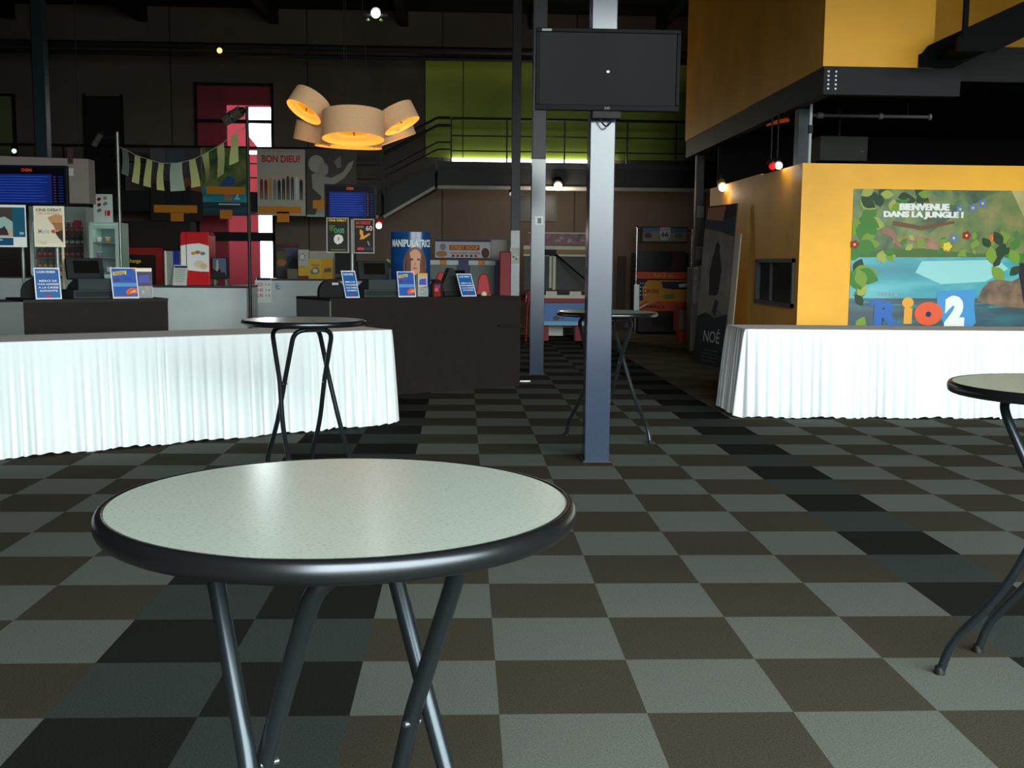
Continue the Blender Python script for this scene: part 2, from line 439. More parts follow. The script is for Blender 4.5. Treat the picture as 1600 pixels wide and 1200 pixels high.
q0 = WY(1232, 200, 10.12); q1 = WY(1254, 200, 10.12)
colE = column((q0.x + q1.x) / 2 + .12, 10.2, .17, None, 'dark column standing between the two yellow boxes', top=3.43, mat=M('column_slate', '3a4046', .5))
b = MB().tube([(0, 0, 2.72), (0, 0, 3.5)], .018, M('pipe_white', 'b9c0c0', .5)).box(-.025, -.02, 3.1, .025, .02, 3.2, black)
tag(b.build('conduit', loc=(q1.x + .03, 9.9, 0)), 'pale vertical conduit beside the column above the yellow room', 'conduit')
colF_x = WY(65, 150, 16).x
colF = column(colF_x, 16, .2, None, 'dark teal column beside the hanging grey panel', mat=M('column_teal', '2a3a40', .5))
# column stickers
s = Board((0, 11.18, 0), 0, 836, 338, 849, 351, .002).board(white).rc(.3, .15, .75, .8, grey)
s.solo('paper_notice', 'small white notice on the slim column', 'notice')
s = Board((0, 17.705, 0), 0, 797, 387, 812, 412, .002).board(offwhite)
for i in range(5): s.el(.2 + .15 * i, .3 + .12 * (i % 3), .12, .07, grey if i % 2 else white, 1, rot=i)
s.solo('paper_notice', 'crumpled white poster on the pale column sleeve', 'notice')
s = Board((0, 16.02, 0), 0, 1087, 385, 1098, 406, .002).board(M('paper_dim', '8d8a86', .7)).rc(.15, .6, .8, .8, grey)
s.solo('paper_notice', 'grey paper on the dark column, lower of two', 'notice')
s = Board((0, 16.02, 0), 0, 1089, 322, 1100, 340, .002).board(M('paper_dim', '8d8a86', .7))
s.solo('paper_notice', 'grey paper on the dark column, upper of two', 'notice')

# ------------------------------------------------------------------ television on the front column
tv = thing('television', 'large flat black television mounted high on the column', 'television', (0, 0, 0))
P0 = WY(838, 42, 4.5); P1 = WY(1060, 175, 4.5)
x0, x1, z0, z1 = P0.x, P1.x + .005, P1.z + .002, P0.z - .005
tv.rotation_euler = (R(1.5), 0, 0); tv.location = ((x0 + x1) / 2, 4.5, z0); hw = (x1 - x0) / 2; hh = z1 - z0
bz = M('tv_bezel', '121416', .5, spec=.05); bw = .028
b = MB().box(-hw, 0, 0, hw, .06, bw + .012, bz).box(-hw, 0, hh - bw, hw, .06, hh, bz).box(-hw, 0, bw + .012, -hw + bw, .06, hh - bw, bz).box(hw - bw, 0, bw + .012, hw, .06, hh - bw, bz)
b.box(-hw + .02, .05, .02, hw - .02, .085, hh - .02, bz)
b.build('bezel', tv, .004)
tscr = M('tv_screen', '070809', .16, spec=.02)
b = MB().box(-hw + bw, .012, bw + .012, hw - bw, .05, hh - bw, tscr); b.build('screen', tv)
sc_ = MB(); sc_.ell(0, hh * .48, .012, .009, M('glint', 'c8ccd0', .3), .011); sc_.build('pale_dot', tv)  # small pale dot in mid screen
MB().text('LG', -.02, .01, .016, .027, M('logo_grey', '8a8d90', .5), -.002).build('logo', tv)
MB().box(-hw + .04, -.001, hh - .024, -hw + .11, .002, hh - .008, grey).build('sticker', tv)
MB().box(-.09, .085, .08, .09, .14, hh - .2, black).build('wall_mount', tv)
MB().box(-.1, .02, -.05, .1, .1, 0, black).build('speaker_bar', tv)
pts = [(-.045 + .09 * i / 10, .05, -.055 - .05 * math.sin(PI * i / 10)) for i in range(11)]
MB().tube(pts, .006, black, 8).build('cable_loop', tv)

# ------------------------------------------------------------------ bistro tables
lam = ramp_material('speckled_laminate', 'noise', [(.0, '6e7b76'), (.36, '929b92'), (.42, 'a2a9a0'), (1, 'abb0a6')], scale=170, rough=.2, detail=3)
rimm = M('rim_metal', '3e4144', .27, .9)
tube_m = M('tube_grey', '33393d', .3, .75)
def bistro(label, loc, rotz, D, H=1.1):
    t = thing('bistro_table', label, 'table', loc, rotz, 'round standing tables')
    r = D / 2; T = .038
    MB().prism([((r - .016) * math.cos(2 * PI * k / 96), (r - .016) * math.sin(2 * PI * k / 96)) for k in range(96)], lam, 'z', H - .006, H).build('tabletop', t)
    a = []
    for k in range(15):
        an = -PI / 2 + PI * k / 14
        a.append((r - .012 + .012 * math.cos(an), H + .001 - T / 2 + T / 2 * math.sin(an)))
    b = MB().lathe([(0, H - T)] + a + [(r - .018, H + .0005), (r - .018, H - .003)], rimm, 96)
    b.build('rim', t)
    # two crossing U frames: u runs along local y, bar along local x
    zt_ = H - T - .022
    for sgn, w0, w1, nm in ((1, .136, .17, 'leg_frame'), (-1, .172, .222, 'leg_frame')):
        side = lambda q: [(q * w1, -sgn * .345, .004), (q * w1 * .985, -sgn * .312, .125), (q * w1 * .93, -sgn * .135, .36), (q * (w0 + .008), sgn * 0., .68), (q * w0, sgn * .185, zt_)]
        L = side(-1); Rr = side(1)
        pts = L[:4] + [L[4], Rr[4]] + Rr[:4][::-1]
        p = fillet(pts, [0, .06, .12, .03, .085, .085, .03, .12, .06, 0], 7)
        fr = MB().tube(p, .0165, tube_m, 14).build(nm, t)
        for q in (-1, 1):
            MB().lathe([(.019, 0), (.0195, .028), (.017, .03)], black, 14, (q * w1, -sgn * .345, 0)).build('rubber_foot', fr)
        MB().box(-.06, sgn * .185 - .03, zt_ - .01, .06, sgn * .185 + .03, H - T + .002, black).build('mounting_bracket', t)
    for q in (-1, 1):
        MB().tube([(q * .125, 0, .66), (q * .158, 0, .66), (q * .178, 0, .66)][:2], .006, bolt, 10).build('hinge_bolt', t)
    return t
# the frames' own front: local -y is where the sgn=-1 frame has its top
bistro('round standing table with pale speckled top and dark rim, nearest to the camera', (-.335, -1.655, 0), R(180 + 34), .812)
c0 = WZ(474.5, 503, 1.085)
bistro('round standing table in front of the long white skirted table', (c0.x, c0.y + .02, 0), R(180 + 28), .85)
bistro('round standing table behind the television column', (1.09, 5.72, 0), R(180 + 28), .86)
bistro('round standing table cut by the frame edge, before the short white skirted table', (2.01, .19, 0), R(180 + 42), .83)

# ------------------------------------------------------------------ skirted buffet tables
cloth = M('white_cloth', 'dbe0e2', .85, bump=.15, scale=90, spec=0)
cloth_top = M('white_top_cloth', 'dcd8d6', .8, spec=0)
def buffet(label, loc, rotz, L, Wd, H, seed):
    rnd = random.Random(seed)
    t = thing('buffet_table', label, 'table', loc, rotz, 'white skirted buffet tables')
    MB().box(0, 0, H - .03, L, Wd, H, cloth_top).build('tabletop', t, .006)
    for x in (.12, L - .12):
        for y in (.12, Wd - .12):
            MB().tube([(x, y, 0), (x, y, H - .03)], .018, grey, 8).build('leg', t)
    # perimeter of the skirt, counter-clockwise, rounded corners
    per = []; n_ = []
    st = .012
    def seg(a, b, nn):
        d = (Vector(b) - Vector(a)); k = int(d.length / st)
        for i in range(k): per.append(Vector(a) + d * (i / k)); n_.append(Vector(nn))
    rc = .02
    seg((rc, 0), (L - rc, 0), (0, -1))
    for i in range(8): a = -PI / 2 + PI / 2 * i / 8; per.append(Vector((L - rc + rc * math.cos(a), rc + rc * math.sin(a)))); n_.append(Vector((math.cos(a), math.sin(a))))
    seg((L, rc), (L, Wd - rc), (1, 0))
    for i in range(8): a = PI / 2 * i / 8; per.append(Vector((L - rc + rc * math.cos(a), Wd - rc + rc * math.sin(a)))); n_.append(Vector((math.cos(a), math.sin(a))))
    seg((L - rc, Wd), (rc, Wd), (0, 1))
    for i in range(8): a = PI / 2 + PI / 2 * i / 8; per.append(Vector((rc + rc * math.cos(a), Wd - rc + rc * math.sin(a)))); n_.append(Vector((math.cos(a), math.sin(a))))
    seg((0, Wd - rc), (0, rc), (-1, 0))
    for i in range(8): a = PI + PI / 2 * i / 8; per.append(Vector((rc + rc * math.cos(a), rc + rc * math.sin(a)))); n_.append(Vector((math.cos(a), math.sin(a))))
    N = len(per)
    # irregular pleats
    ph = [0.]; w = []
    x = 0; f = 1 / .085
    for i in range(N):
        if i % 9 == 0: f = 1 / rnd.uniform(.06, .15)
        x += st * f * 2 * PI; w.append(x)
    tot = w[-1]; tgt = round(tot / (2 * PI)) * 2 * PI; w = [q * tgt / tot for q in w]
    amp = [0.] * N; a_ = 1
    for i in range(N):
        if i % 17 == 0: a_ = rnd.uniform(.45, 1.25)
        amp[i] = a_
    for _ in range(6): amp = [(amp[i - 1] + amp[i] + amp[(i + 1) % N]) / 3 for i in range(N)]
    rows = 16; vs = []; fs = []
    for j in range(rows + 1):
        h = j / rows; z = (H - .003) * (1 - h) + .012 * h
        for i in range(N):
            s = math.sin(w[i]); s = math.copysign(abs(s) ** .75, s)
            g = .004 + .06 * h ** .9 + amp[i] * (.005 + .029 * h ** .7) * s + .008 * h * math.sin(w[i] * .31 + seed)
            if h == 0: g = .004
            p = per[i] + n_[i] * g
            zz = z + (.010 * s + .008 * math.sin(w[i] * .17)) * h ** 3 + .004 * h
            vs.append((p.x, p.y, max(.004, zz)))
    for j in range(rows):
        for i in range(N):
            k = (i + 1) % N; fs.append((j * N + i, (j + 1) * N + i, (j + 1) * N + k, j * N + k))
    b = MB().add(vs, fs, cloth, True)
    b.build('skirt', t)
    return t
TH = R(33.3)
e34 = Vector((math.cos(TH), math.sin(TH), 0)); n34 = Vector((-math.sin(TH), math.cos(TH), 0))
A = WZ(613, 515, .88); Ll = 4.9
q = A - e34 * Ll
buffet('long white pleated table skirt running across the front of the ticket desks', (q.x, q.y, 0), TH, Ll, .77, .88, 3)
A2 = WZ(1165, 514, .88)
buffet('white skirted table in front of the jungle poster', (A2.x, A2.y, 0), 0, 4.6, .77, .88, 11)

# ------------------------------------------------------------------ dark ticket desks
desk_m = M('desk_brown', '221c18', .7, noise=.12, scale=8, spec=.15)
desk_lit_side = M('desk_lit_grey', '565b59', .5)  # paler grey stands for stronger light on the desk ends
FC = WZ(812, 603, 0)                       # front corner of the long desk
def on34(px, py, d=0): return W(px, py, FC + n34 * d, n34)
E1 = on34(515, 500); sL = (E1 - FC).dot(e34)   # negative
sd = W(463, 470, E1, e34); dep = (sd - E1).dot(n34)
HD = 1.1
t = thing('ticket_desk', 'long dark brown ticket desk angled beside the slim columns', 'desk', (FC.x, FC.y, 0), TH)
b = MB().box(sL + .02, 0, .0, 0, dep, HD - .03, desk_m); b.build('body', t)
MB().box(sL, .0, 0, sL + .02, dep, HD - .03, desk_lit_side).build('end_panel', t)
MB().box(sL, -.004, HD - .03, .004, dep, HD, M('desk_top', '1c1816', .55, spec=.2)).build('worktop', t)
MB().box(-.34, -.055, .74, -.02, 0, .76, desk_m).build('bag_ledge', t)
# second desk
D1 = WZ(262, 466, HD); D0 = W(36, 469, D1, n34)
ln = (D1 - D0).length
t2 = thing('ticket_desk', 'short dark brown ticket desk behind the long white skirt', 'desk', (D1.x, D1.y, 0), TH)
MB().box(-ln, 0, 0, 0, .8, HD - .03, desk_m).build('body', t2)
MB().box(-ln - .35, 0.0, 0, -ln, .8, HD - .02, desk_lit_side).build('end_panel', t2)
MB().box(-ln, -.004, HD - .03, .004, .8, HD, M('desk_top', '1c1816', .55, spec=.2)).build('worktop', t2)
def on2(px, py, d=0): return W(px, py, D1 + n34 * d, n34)

# ------------------------------------------------------------------ pale concession counters
cnt = M('counter_pale', 'c8d2d2', .5, noise=.08, scale=3)
def counter(xa, xb, y, z, dep, label, py=None):
    t = thing('snack_counter', label, 'counter', ((xa + xb) / 2, y, 0)); h = (xb - xa) / 2
    MB().box(-h, 0, 0, h, dep, z - .03, cnt).build('body', t)
    MB().box(-h - .005, -.01, z - .03, h + .005, dep, z, M('counter_top', '3a3d3e', .4)).build('worktop', t)
    return t
yA, yB_, yC = 11.6, 14.4, 14.0
qa = WY(228, 447, yA); qb = WY(385, 447, yA); zA = qb.z
counter(qa.x, qb.x, yA, zA, .8, 'pale snack counter under the red freezer')
qa = WY(398, 435, yB_); qc = WY(690, 437, yB_); zB = qa.z
counter(qa.x, qc.x, yB_, zB, .8, 'pale snack counter carrying the yellow boxes')
qa = WY(-60, 432, yC); qd = WY(80, 432, yC); zC = qd.z
counter(qa.x, qd.x, yC, zC, .5, 'pale snack counter in front of the drinks fridge')
s = Board((0, yB_ - .012, 0), 0, 400, 434, 424, 473, .002).board(white).rc(.05, .9, .95, 1, bluedk)
for i, v in enumerate(('10.20', '9.40', '6.90')):
    s.tx(v, .08, .66 - .22 * i, .45, .8 - .22 * i, red, 2); s.tx('€', .6, .68 - .22 * i, .7, .78 - .22 * i, grey, 2); s.tx('%d' % (3 + i), .8, .68 - .22 * i, .9, .78 - .22 * i, redd, 2)
s.solo('price_sign', 'white price list with red figures on the pale counter front', 'price list')
s = Board((0, yB_ - .012, 0), 0, 430, 441, 441, 453, .002); s.mb.lathe([(0, 0), (s.w * .5, 0), (s.w * .5, .003), (0, .003)], M('sticker_blue', 'b9d3de', .5), 24)
s.mb.v = [(v[0], -v[2], v[1] + s.h / 2) for v in s.mb.v]; s.tx('OUI', .25, .4, .75, .6, grey, 3.5)
s.solo('sticker_sign', 'small round pale sticker on the counter front', 'sticker')
print('DBG desk', FC[:], sL, dep, D1[:], ln, zA, zB, zC, A[:], A2[:], c0[:])

# ------------------------------------------------------------------ screens and posters over the ticket desks
scr_blue = M('screen_blue', '10205e', .5, spec=.08, emit=.35)
scr_line = M('screen_line', '1e3a90', .5, spec=.08, emit=.4)
scr_dark = M('screen_dark', '05070f', .4, spec=.08)
scr_red = M('screen_red', 'b0381c', .3, emit=.35)
def ticket_screen(P, px, label, polex, zfoot):
    s = Board(P, TH * .0 + .0, *px, thick=.05)
    t = thing('ticket_screen', label, 'screen', (s.loc()[0], s.loc()[1], zfoot)); dz = s.z0 - zfoot
    h = s.h; hw = s.w / 2
    b = MB().box(-hw, 0, dz, hw, .06, dz + h, M('screen_case', '0c0d10', .5, spec=.15)); b.build('casing', t, .004)
    b = MB(); y = -.002
    b.flat([(-hw + .02, dz + .02), (hw - .02, dz + .02), (hw - .02, dz + h - .02), (-hw + .02, dz + h - .02)], scr_dark, y)
    X0 = -hw + hw * .18; X1 = hw * .62
    b.flat([(X0, dz + h * .06), (X1, dz + h * .06), (X1, dz + h * .78), (X0, dz + h * .78)], scr_blue, y - .001)
    rnd = random.Random(int(abs(P[0]) * 100) + 3)
    for i in range(10):
        z = dz + h * (.09 + .068 * i)
        b.flat([(X0 + .01, z), (X0 + .01 + (X1 - X0) * rnd.uniform(.55, .95), z), (X0 + .01 + (X1 - X0) * .9, z + h * .026), (X0 + .01, z + h * .026)], scr_line, y - .002)
        b.flat([(hw * .66, z), (hw * .72, z), (hw * .72, z + h * .03), (hw * .66, z + h * .03)], M('screen_plum', '4a2a55', .3, emit=.3), y - .002)
        b.flat([(hw * .78, z), (hw * .9, z), (hw * .9, z + h * .03), (hw * .78, z + h * .03)], scr_blue, y - .002)
    b.text('CINEMA', -hw * .14, dz + h * .84, hw * .14, dz + h * .92, scr_red, y - .001, .02)
    b.build('display', t)
    px_ = polex - s.loc()[0]
    MB().tube([(px_, .04, 0), (px_, .04, dz + h * .5)], .02, M('pole_grey', '8b9391', .4, .4), 12).build('pole', t)
    return t
def extra_pole(t, P, m_, zt_, name='pole'):
    MB().tube([(P.x - t.location.x, P.y - t.location.y, 0), (P.x - t.location.x, P.y - t.location.y, zt_)], .016, m_, 10).build(name, t)
Pm = on2(60, 400, .42); zs_ = HD
tk = ticket_screen((Pm.x, Pm.y, 0), (-20, 258, 105, 321), 'black timetable screen with blue rows above the short ticket desk', on2(95, 430, .42).x, HD)
extra_pole(tk, on2(37, 430, .72), M('pole_grey', '8b9391', .4, .4), 1.0); extra_pole(tk, on2(99.5, 430, .72), M('pole_cream', 'd2c8a8', .5), 1.0)
Pr = on34(548, 400, .46)
ticket_screen((Pr.x, Pr.y, 0), (507, 288, 587, 342), 'black timetable screen with blue rows above the long ticket desk', on34(550, 430, .46).x, HD)

# posters under the screens
def paint_rows(s, cols, a0, a1, b, hh, rnd):
    n = len(cols)
    for i, c in enumerate(cols):
        a = a0 + (a1 - a0) * (i + .5) / n; w_ = (a1 - a0) / n
        h_ = hh * rnd.uniform(.85, 1.05)
        s.pg([(a - w_ * .3, b), (a - w_ * .08, b), (a, b + h_ * .45), (a + w_ * .08, b), (a + w_ * .3, b), (a + w_ * .38, b + h_ * .7), (a + w_ * .2, b + h_ * .82), (a - w_ * .2, b + h_ * .82), (a - w_ * .38, b + h_ * .7)], c, 1)
        s.el(a, b + h_ * .91, w_ * .2, h_ * .09, skin, 1.5)
Pp = Vector((Pm.x, Pm.y - .02, 0))
s = Board(Pp, 0, -14, 320, 41, 386, .004); s.board(white)
s.rc(0, .24, .62, .94, M('slate_sky', '4a4038', .6), 1).pg([(0, .24), (.62, .24), (.62, .6), (.4, .72), (.15, .68), (0, .55)], M('pale_sky', '9fb9b4', .6), 2)
s.pg([(0, .26), (.62, .26), (.6, .4), (.45, .36), (.2, .42), (0, .38)], M('peach', 'd9a58a', .6), 3).pg([(.1, .28), (.5, .28), (.46, .4), (.38, .5), (.28, .44), (.18, .46)], M('smoke', '3a3036', .6), 4)
s.rc(.62, .24, .97, .94, M('petrol', '1d5a74', .5), 1).tx('30', .8, .3, .92, .36, white).rc(0, .04, .62, .22, M('petrol2', '1c4f70', .5), 1).tx('AVANT PREMIERE', .05, .15, .32, .19, white)
s.solo('hanging_poster', 'white edged poster with teal side bar under the timetable screen', 'poster', 'small posters under the screens')
s = Board(Pp, 0, 53, 322, 101, 386, .004); s.board(M('cream_paper', 'efe6cf', .6))
s.rc(.06, .1, .94, .92, M('cream_art', 'e9ddc4', .6), 1).pg([(.45, .72), (.7, .8), (.94, .78), (.94, .1), (.82, .22), (.72, .34), (.66, .5), (.55, .6)], M('tan_art', 'c59468', .6), 2)
s.pg([(.6, .6), (.94, .6), (.94, .4), (.7, .42)], M('rust_art', 'a8744c', .6), 3).pg([(.68, .36), (.94, .42), (.94, .12), (.8, .22)], M('umber_art', '463330', .6), 4).el(.63, .385, .065, .045, M('coral', 'd0503c', .5), 5)
s.tx('CINE DEBAT', .08, .87, .92, .94, brn, 3, .02).tx('Marie', .14, .33, .5, .44, M('faint_grey', 'a5aaa6', .6), 3).tx('T. TASSON', .12, .07, .4, .13, M('gold', 'c8a868', .6), 3).tx('AVEC LE REALISATEUR', .14, .8, .86, .84, tan, 3)
s.solo('hanging_poster', 'cream cine debate poster with brown shape under the timetable screen', 'poster', 'small posters under the screens')
Pp = Vector((Pr.x, Pr.y - .02, 0))
s = Board(Pp, 0, 510, 340, 545, 395, .004); s.board(M('sheet_edge', '9a9a92', .6)); bk = M('poster_black', '191a14', .6)
s.rc(.05, .03, .95, .97, bk, 1).tx('CINE DEBAT', .1, .89, .9, .95, ylw, 2, .02).tx('VERT', .12, .62, .38, .78, green_p, 2, .03).tx('OASIS', .35, .56, .8, .7, M('mint', '3aa37a', .5), 2, .02)
s.pg([(.32, .4), (.36, .3), (.48, .24), (.66, .28), (.76, .36), (.72, .48), (.55, .53), (.4, .5)], offwhite, 2).pg([(.5, .36), (.56, .34), (.58, .44), (.52, .44)], grey, 3).rc(.2, .07, .85, .1, M('olive', '6b6a3a', .6), 2)
s.solo('hanging_poster', 'black poster with a cream stone shape under the timetable screen', 'poster', 'small posters under the screens')
s = Board(Pp, 0, 552, 342, 585, 396, .004); s.board(M('sheet_edge', '9a9a92', .6))
s.rc(.05, .03, .95, .97, M('poster_ink', '1c120f', .6), 1).tx('SOIREE', .12, .84, .82, .93, red, 2, .03).tx('ANNEES', .12, .74, .5, .8, tan, 2).tx('60', .6, .66, .9, .8, offwhite, 2, .01)
s.pg([(.3, .4), (.5, .42), (.8, .55), (.78, .6), (.5, .5), (.45, .66), (.32, .7), (.3, .58), (.36, .5)], M('gold_art', 'd79a3a', .6), 2).el(.72, .3, .03, .08, tan, 2, .4).rc(.2, .1, .5, .17, red, 2).rc(.52, .1, .9, .17, bluedk, 2)
s.solo('hanging_poster', 'black poster with red heading and golden figure under the timetable screen', 'poster', 'small posters under the screens')

# hanging grey-brown panel behind the first screen
q0 = WY(-40, 246, 11.0); q1 = WY(140, 318, 11.0)
t = thing('advertising_board', 'grey-brown hanging panel behind the timetable screen', 'panel', ((q0.x + q1.x) / 2, 11.0, q1.z))
hw = (q1.x - q0.x) / 2; hh = q0.z - q1.z
pm = M('panel_taupe', '8d8079', .6)
MB().prism([(-hw, 0), (hw, -.0), (hw, hh), (-hw, hh + .03)], pm, 'y', 0, .25).build('panel', t, .004)
for x in (-hw + .15, hw - .15): MB().tube([(x, .12, hh), (x, .12, HC - q1.z)], .008, black, 6).build('suspension_rod', t)
b = MB().flat([(hw - .26, .35), (hw - .19, .35), (hw - .19, hh - .12), (hw - .26, hh - .12)], M('pale_strip', 'bfc0bc', .6), -.002); b.flat([(hw - .26, .5), (hw - .19, .5), (hw - .19, .7), (hw - .26, .7)], M('plum_strip', '4a2a34', .6), -.003)
b.build('picture_strip', t)

# ------------------------------------------------------------------ counter-top clutter
def desk_sign(P, px, art, label, group, lean=.36, th=TH, name='desk_sign', cat='sign', zb=HD):
    s = Board(P, th, *px, thick=.004, lean=lean); s.z0 = zb
    art(s); return s.solo(name, label, cat, group)
def art_closed(s):
    s.board(M('sign_edge', 'dfe6ee', .5)).rc(.05, .04, .95, .96, M('sign_blue', '1f5fa5', .45), 1)
    s.tx('CAISSE FERMEE', .1, .83, .82, .9, white, 2, .02)
    for i, l in enumerate(('MERCI DE', 'VOUS ADRESSER', 'A LA CAISSE', 'SUIVANTE')):
        w_ = .3 + .035 * len(l) * .55; s.tx(l, .52 - w_ * .75, .55 - .105 * i, .52 + w_ * .75, .61 - .105 * i, white, 2, .02)
    s.el(.5, .09, .12, .035, red, 2).pg([(.86, .96), (.95, .96), (.95, .9)], orange, 2)
def art_leaflet(s):
    s.board(M('sign_edge', 'dfe6ee', .5)).rc(.04, .03, .96, .97, M('leaf_blue', '2a5cae', .45), 1).rc(.04, .38, .96, .5, M('sky_band', '5a95cc', .5), 2)
    s.pg([(.08, .74), (.6, .78), (.6, .9), (.08, .86)], ylw, 2).tx('GAGNEZ', .12, .77, .55, .86, M('ink_blue', '23408c', .5), 3, .02)
    s.el(.22, .6, .12, .07, M('plum', '5a3a6a', .5), 2).el(.62, .62, .18, .06, M('violet', '4a44a0', .5), 2).pg([(.55, .12), (.95, .16), (.95, .32), (.7, .34), (.5, .22)], M('fire', 'e2602a', .5), 3).pg([(.65, .18), (.9, .2), (.85, .28)], M('peach2', 'f0b080', .5), 4)
    s.rc(.04, .03, .96, .06, M('pinkish', 'd99a90', .5), 2).pg([(.8, .97), (.96, .97), (.96, .86)], M('fire', 'e2602a', .5), 3)
G = 'blue desk signs'
P = on2(75, 468, .12); desk_sign(P, (55, 418, 96, 467), art_closed, 'blue closed-till sign on the short ticket desk, below the cream poster', G, .2)
P = on2(196, 467, .1); desk_sign(P, (176, 418, 217, 466), art_leaflet, 'blue and orange leaflet sign on the short ticket desk', G, .25)
P = on34(556, 464, .1); desk_sign(P, (540, 422, 562, 464), art_closed, 'blue closed-till sign beside the black half-round holder', G, .36)
P = on34(638, 463, .1); desk_sign(P, (623, 423, 650, 463), art_leaflet, 'blue and orange leaflet sign on the long ticket desk', G, .15)
P = on34(732, 462, .1); desk_sign(P, (722, 427, 745, 462), art_closed, 'blue closed-till sign near the end of the long ticket desk', G, .45)
# small white tariff card on the pale counter
def art_tariff(s):
    s.board(offwhite).rc(.05, .86, .95, .95, bluedk, 1)
    for i in range(6): s.rc(.12, .74 - .11 * i, .85 - .1 * (i % 2), .78 - .11 * i, M('faint_grey', 'a5aaa6', .6), 1)
P = WY(280, 446, yA + .02); desk_sign(P, (269, 414, 291, 446), art_tariff, 'white tariff card with dark blue heading on the pale counter', None, .2, -.25, zb=zA)

acr = M('acrylic', 'b8c2c2', .1, alpha=.35)
def brochure_holder(P, label, w_, h_, z, front, top):
    t = thing('brochure_holder', label, 'brochure holder', (P.x, P.y, z), TH - .2)
    MB().box(-w_ / 2, 0, 0, w_ / 2, .06, .008, acr).box(-w_ / 2, .054, 0, w_ / 2, .06, h_ * .9, acr).box(-w_ / 2, -.002, 0, w_ / 2, .003, h_ * .4, acr).build('stand', t)
    b = MB().box(-w_ * .46, .012, .01, w_ * .46, .05, h_, front)
    b.flat([(-w_ * .46, h_ * .88), (w_ * .46, h_ * .88), (w_ * .46, h_), (-w_ * .46, h_)], top, .0115)
    b.flat([(-w_ * .36, h_ * .5), (w_ * .36, h_ * .5), (w_ * .3, h_ * .78), (-w_ * .3, h_ * .74)], M('violet', '4a44a0', .5), .0112)
    b.flat([(-w_ * .2, h_ * .08), (w_ * .4, h_ * .05), (w_ * .4, h_ * .44), (-w_ * .2, h_ * .4)], M('wine', '7a1c22', .5), .0112)
    b.ell(w_ * .2, h_ * .3, w_ * .14, h_ * .08, M('fire', 'e2602a', .5), .0108); b.ell(-w_ * .05, h_ * .2, w_ * .1, h_ * .06, offwhite, .0108)
    b.build('brochures', t)
    return t
P = on2(226, 465, .2); brochure_holder(P, 'clear holder of purple and red brochures on the short ticket desk', .17, .31, HD, M('night', '3a3450', .5), M('cream_paper', 'efe6cf', .6))
P = on34(661, 463, .2); brochure_holder(P, 'clear holder with grey and white brochures on the long ticket desk', .13, .27, HD, M('pale_grey', 'a9aeac', .5), M('gold_art', 'd79a3a', .6))
# dark rounded brochure with a small white bottle-like item behind it
t = thing('brochure_holder', 'small dark rounded holder of red brochures before the blue standee', 'brochure holder', on34(684, 463, .14)[:2] + (HD,), TH)
prof = [(-.075, 0)] + [(.075 * math.cos(PI - PI * k / 10 * .5) if k < 10 else 0, .10 + .10 * math.sin(PI * k / 20)) for k in range(0, 11)] + [(.075 * math.sin(PI / 2 * k / 10), .10 + .10 * math.cos(PI / 2 * k / 10)) for k in range(1, 11)] + [(.075, 0)]
MB().prism(prof[::-1], M('holder_brown', '251513', .4), 'y', .0, .05).build('stand', t)
b = MB().box(-.06, -.012, .0, .03, -.002, .15, M('wine', '7a1c22', .5)); b.box(-.05, -.014, .06, .0, -.012, .11, M('coral', 'd0503c', .5)); b.box(-.045, -.0145, .1, .02, -.012, .13, M('violet', '4a44a0', .5)); b.build('brochures', t)

# tills and terminals
def till(P, th, label):
    t = thing('cash_register', label, 'cash register', (P.x, P.y, HD), th)
    g_ = M('till_grey', '33383b', .6, spec=.2); g2 = M('till_dark', '1c2022', .55, spec=.2)
    MB().box(-.22, -.2, 0, .22, .2, .085, g_).box(-.2, -.204, .02, .2, -.2, .07, g2).build('drawer', t, .008)
    b = MB(); b.prism([(-.2, .085), (.16, .085), (.1, .13), (-.08, .2), (-.2, .2)], g_, 'x', -.17, .17); b.build('keyboard', t, .006)
    b = MB(); b.T = Matrix.Translation((0, .05, .19)) @ Matrix.Rotation(R(-12), 4, 'X'); b.box(-.19, -.02, 0, .19, .03, .22, g2); b.build('casing', t, .008)
    b = MB(); b.T = Matrix.Translation((0, .05, .19)) @ Matrix.Rotation(R(-12), 4, 'X'); b.box(-.12, -.023, .06, .14, -.02, .19, M('till_screen', '14120f', .15)); b.build('display', t)
    return t
P = on2(138, 464, .38); till(P, TH + .1, 'dark grey cash register on the short ticket desk')
P = on34(587, 462, .38); till(P, TH - .1, 'dark grey cash register on the long ticket desk')
t = thing('card_terminal', 'small pale keypad terminal beside the cash register', 'card terminal', on2(168, 452, .72)[:2] + (HD + .026,), TH)
b = MB(); b.T = Matrix.Rotation(R(-35), 4, 'X'); b.box(-.06, 0, .0, .06, .04, .2, M('terminal_pale', '93a5a0', .5)); b.build('body', t, .006)
b = MB(); b.T = Matrix.Rotation(R(-35), 4, 'X')
for i in range(4):
    for j in range(3): b.box(-.045 + j * .032, -.004, .02 + i * .03, -.02 + j * .032, 0, .042 + i * .03, M('key_grey', '55605e', .5))
b.box(-.045, -.004, .15, .045, 0, .19, M('lcd', '3c4a44', .3)); b.build('keypad', t)
def half_round(P, label, z=HD, s_=1.):
    t = thing('half_round_holder', label, 'desk holder', (P.x, P.y, z), TH - .25)
    r = .145 * s_
    pr = [(-r, 0), (r, 0)] + [(r * math.cos(PI * k / 18), .06 + r * math.sin(PI * k / 18)) for k in range(19)]
    MB().prism(pr, M('holder_black', '0c0c0c', .6, spec=.15), 'y', 0, .1).build('body', t, .006)
    MB().box(.0, -.003, .14, .07, .0, .165, M('label_grey', 'a9a9a5', .5)).build('label_strip', t)
half_round(on34(519, 463, .2), 'black half-round holder with a small pale label on the long desk')
half_round(on2(57, 467, .28), 'black half-round holder behind the blue sign on the short desk')
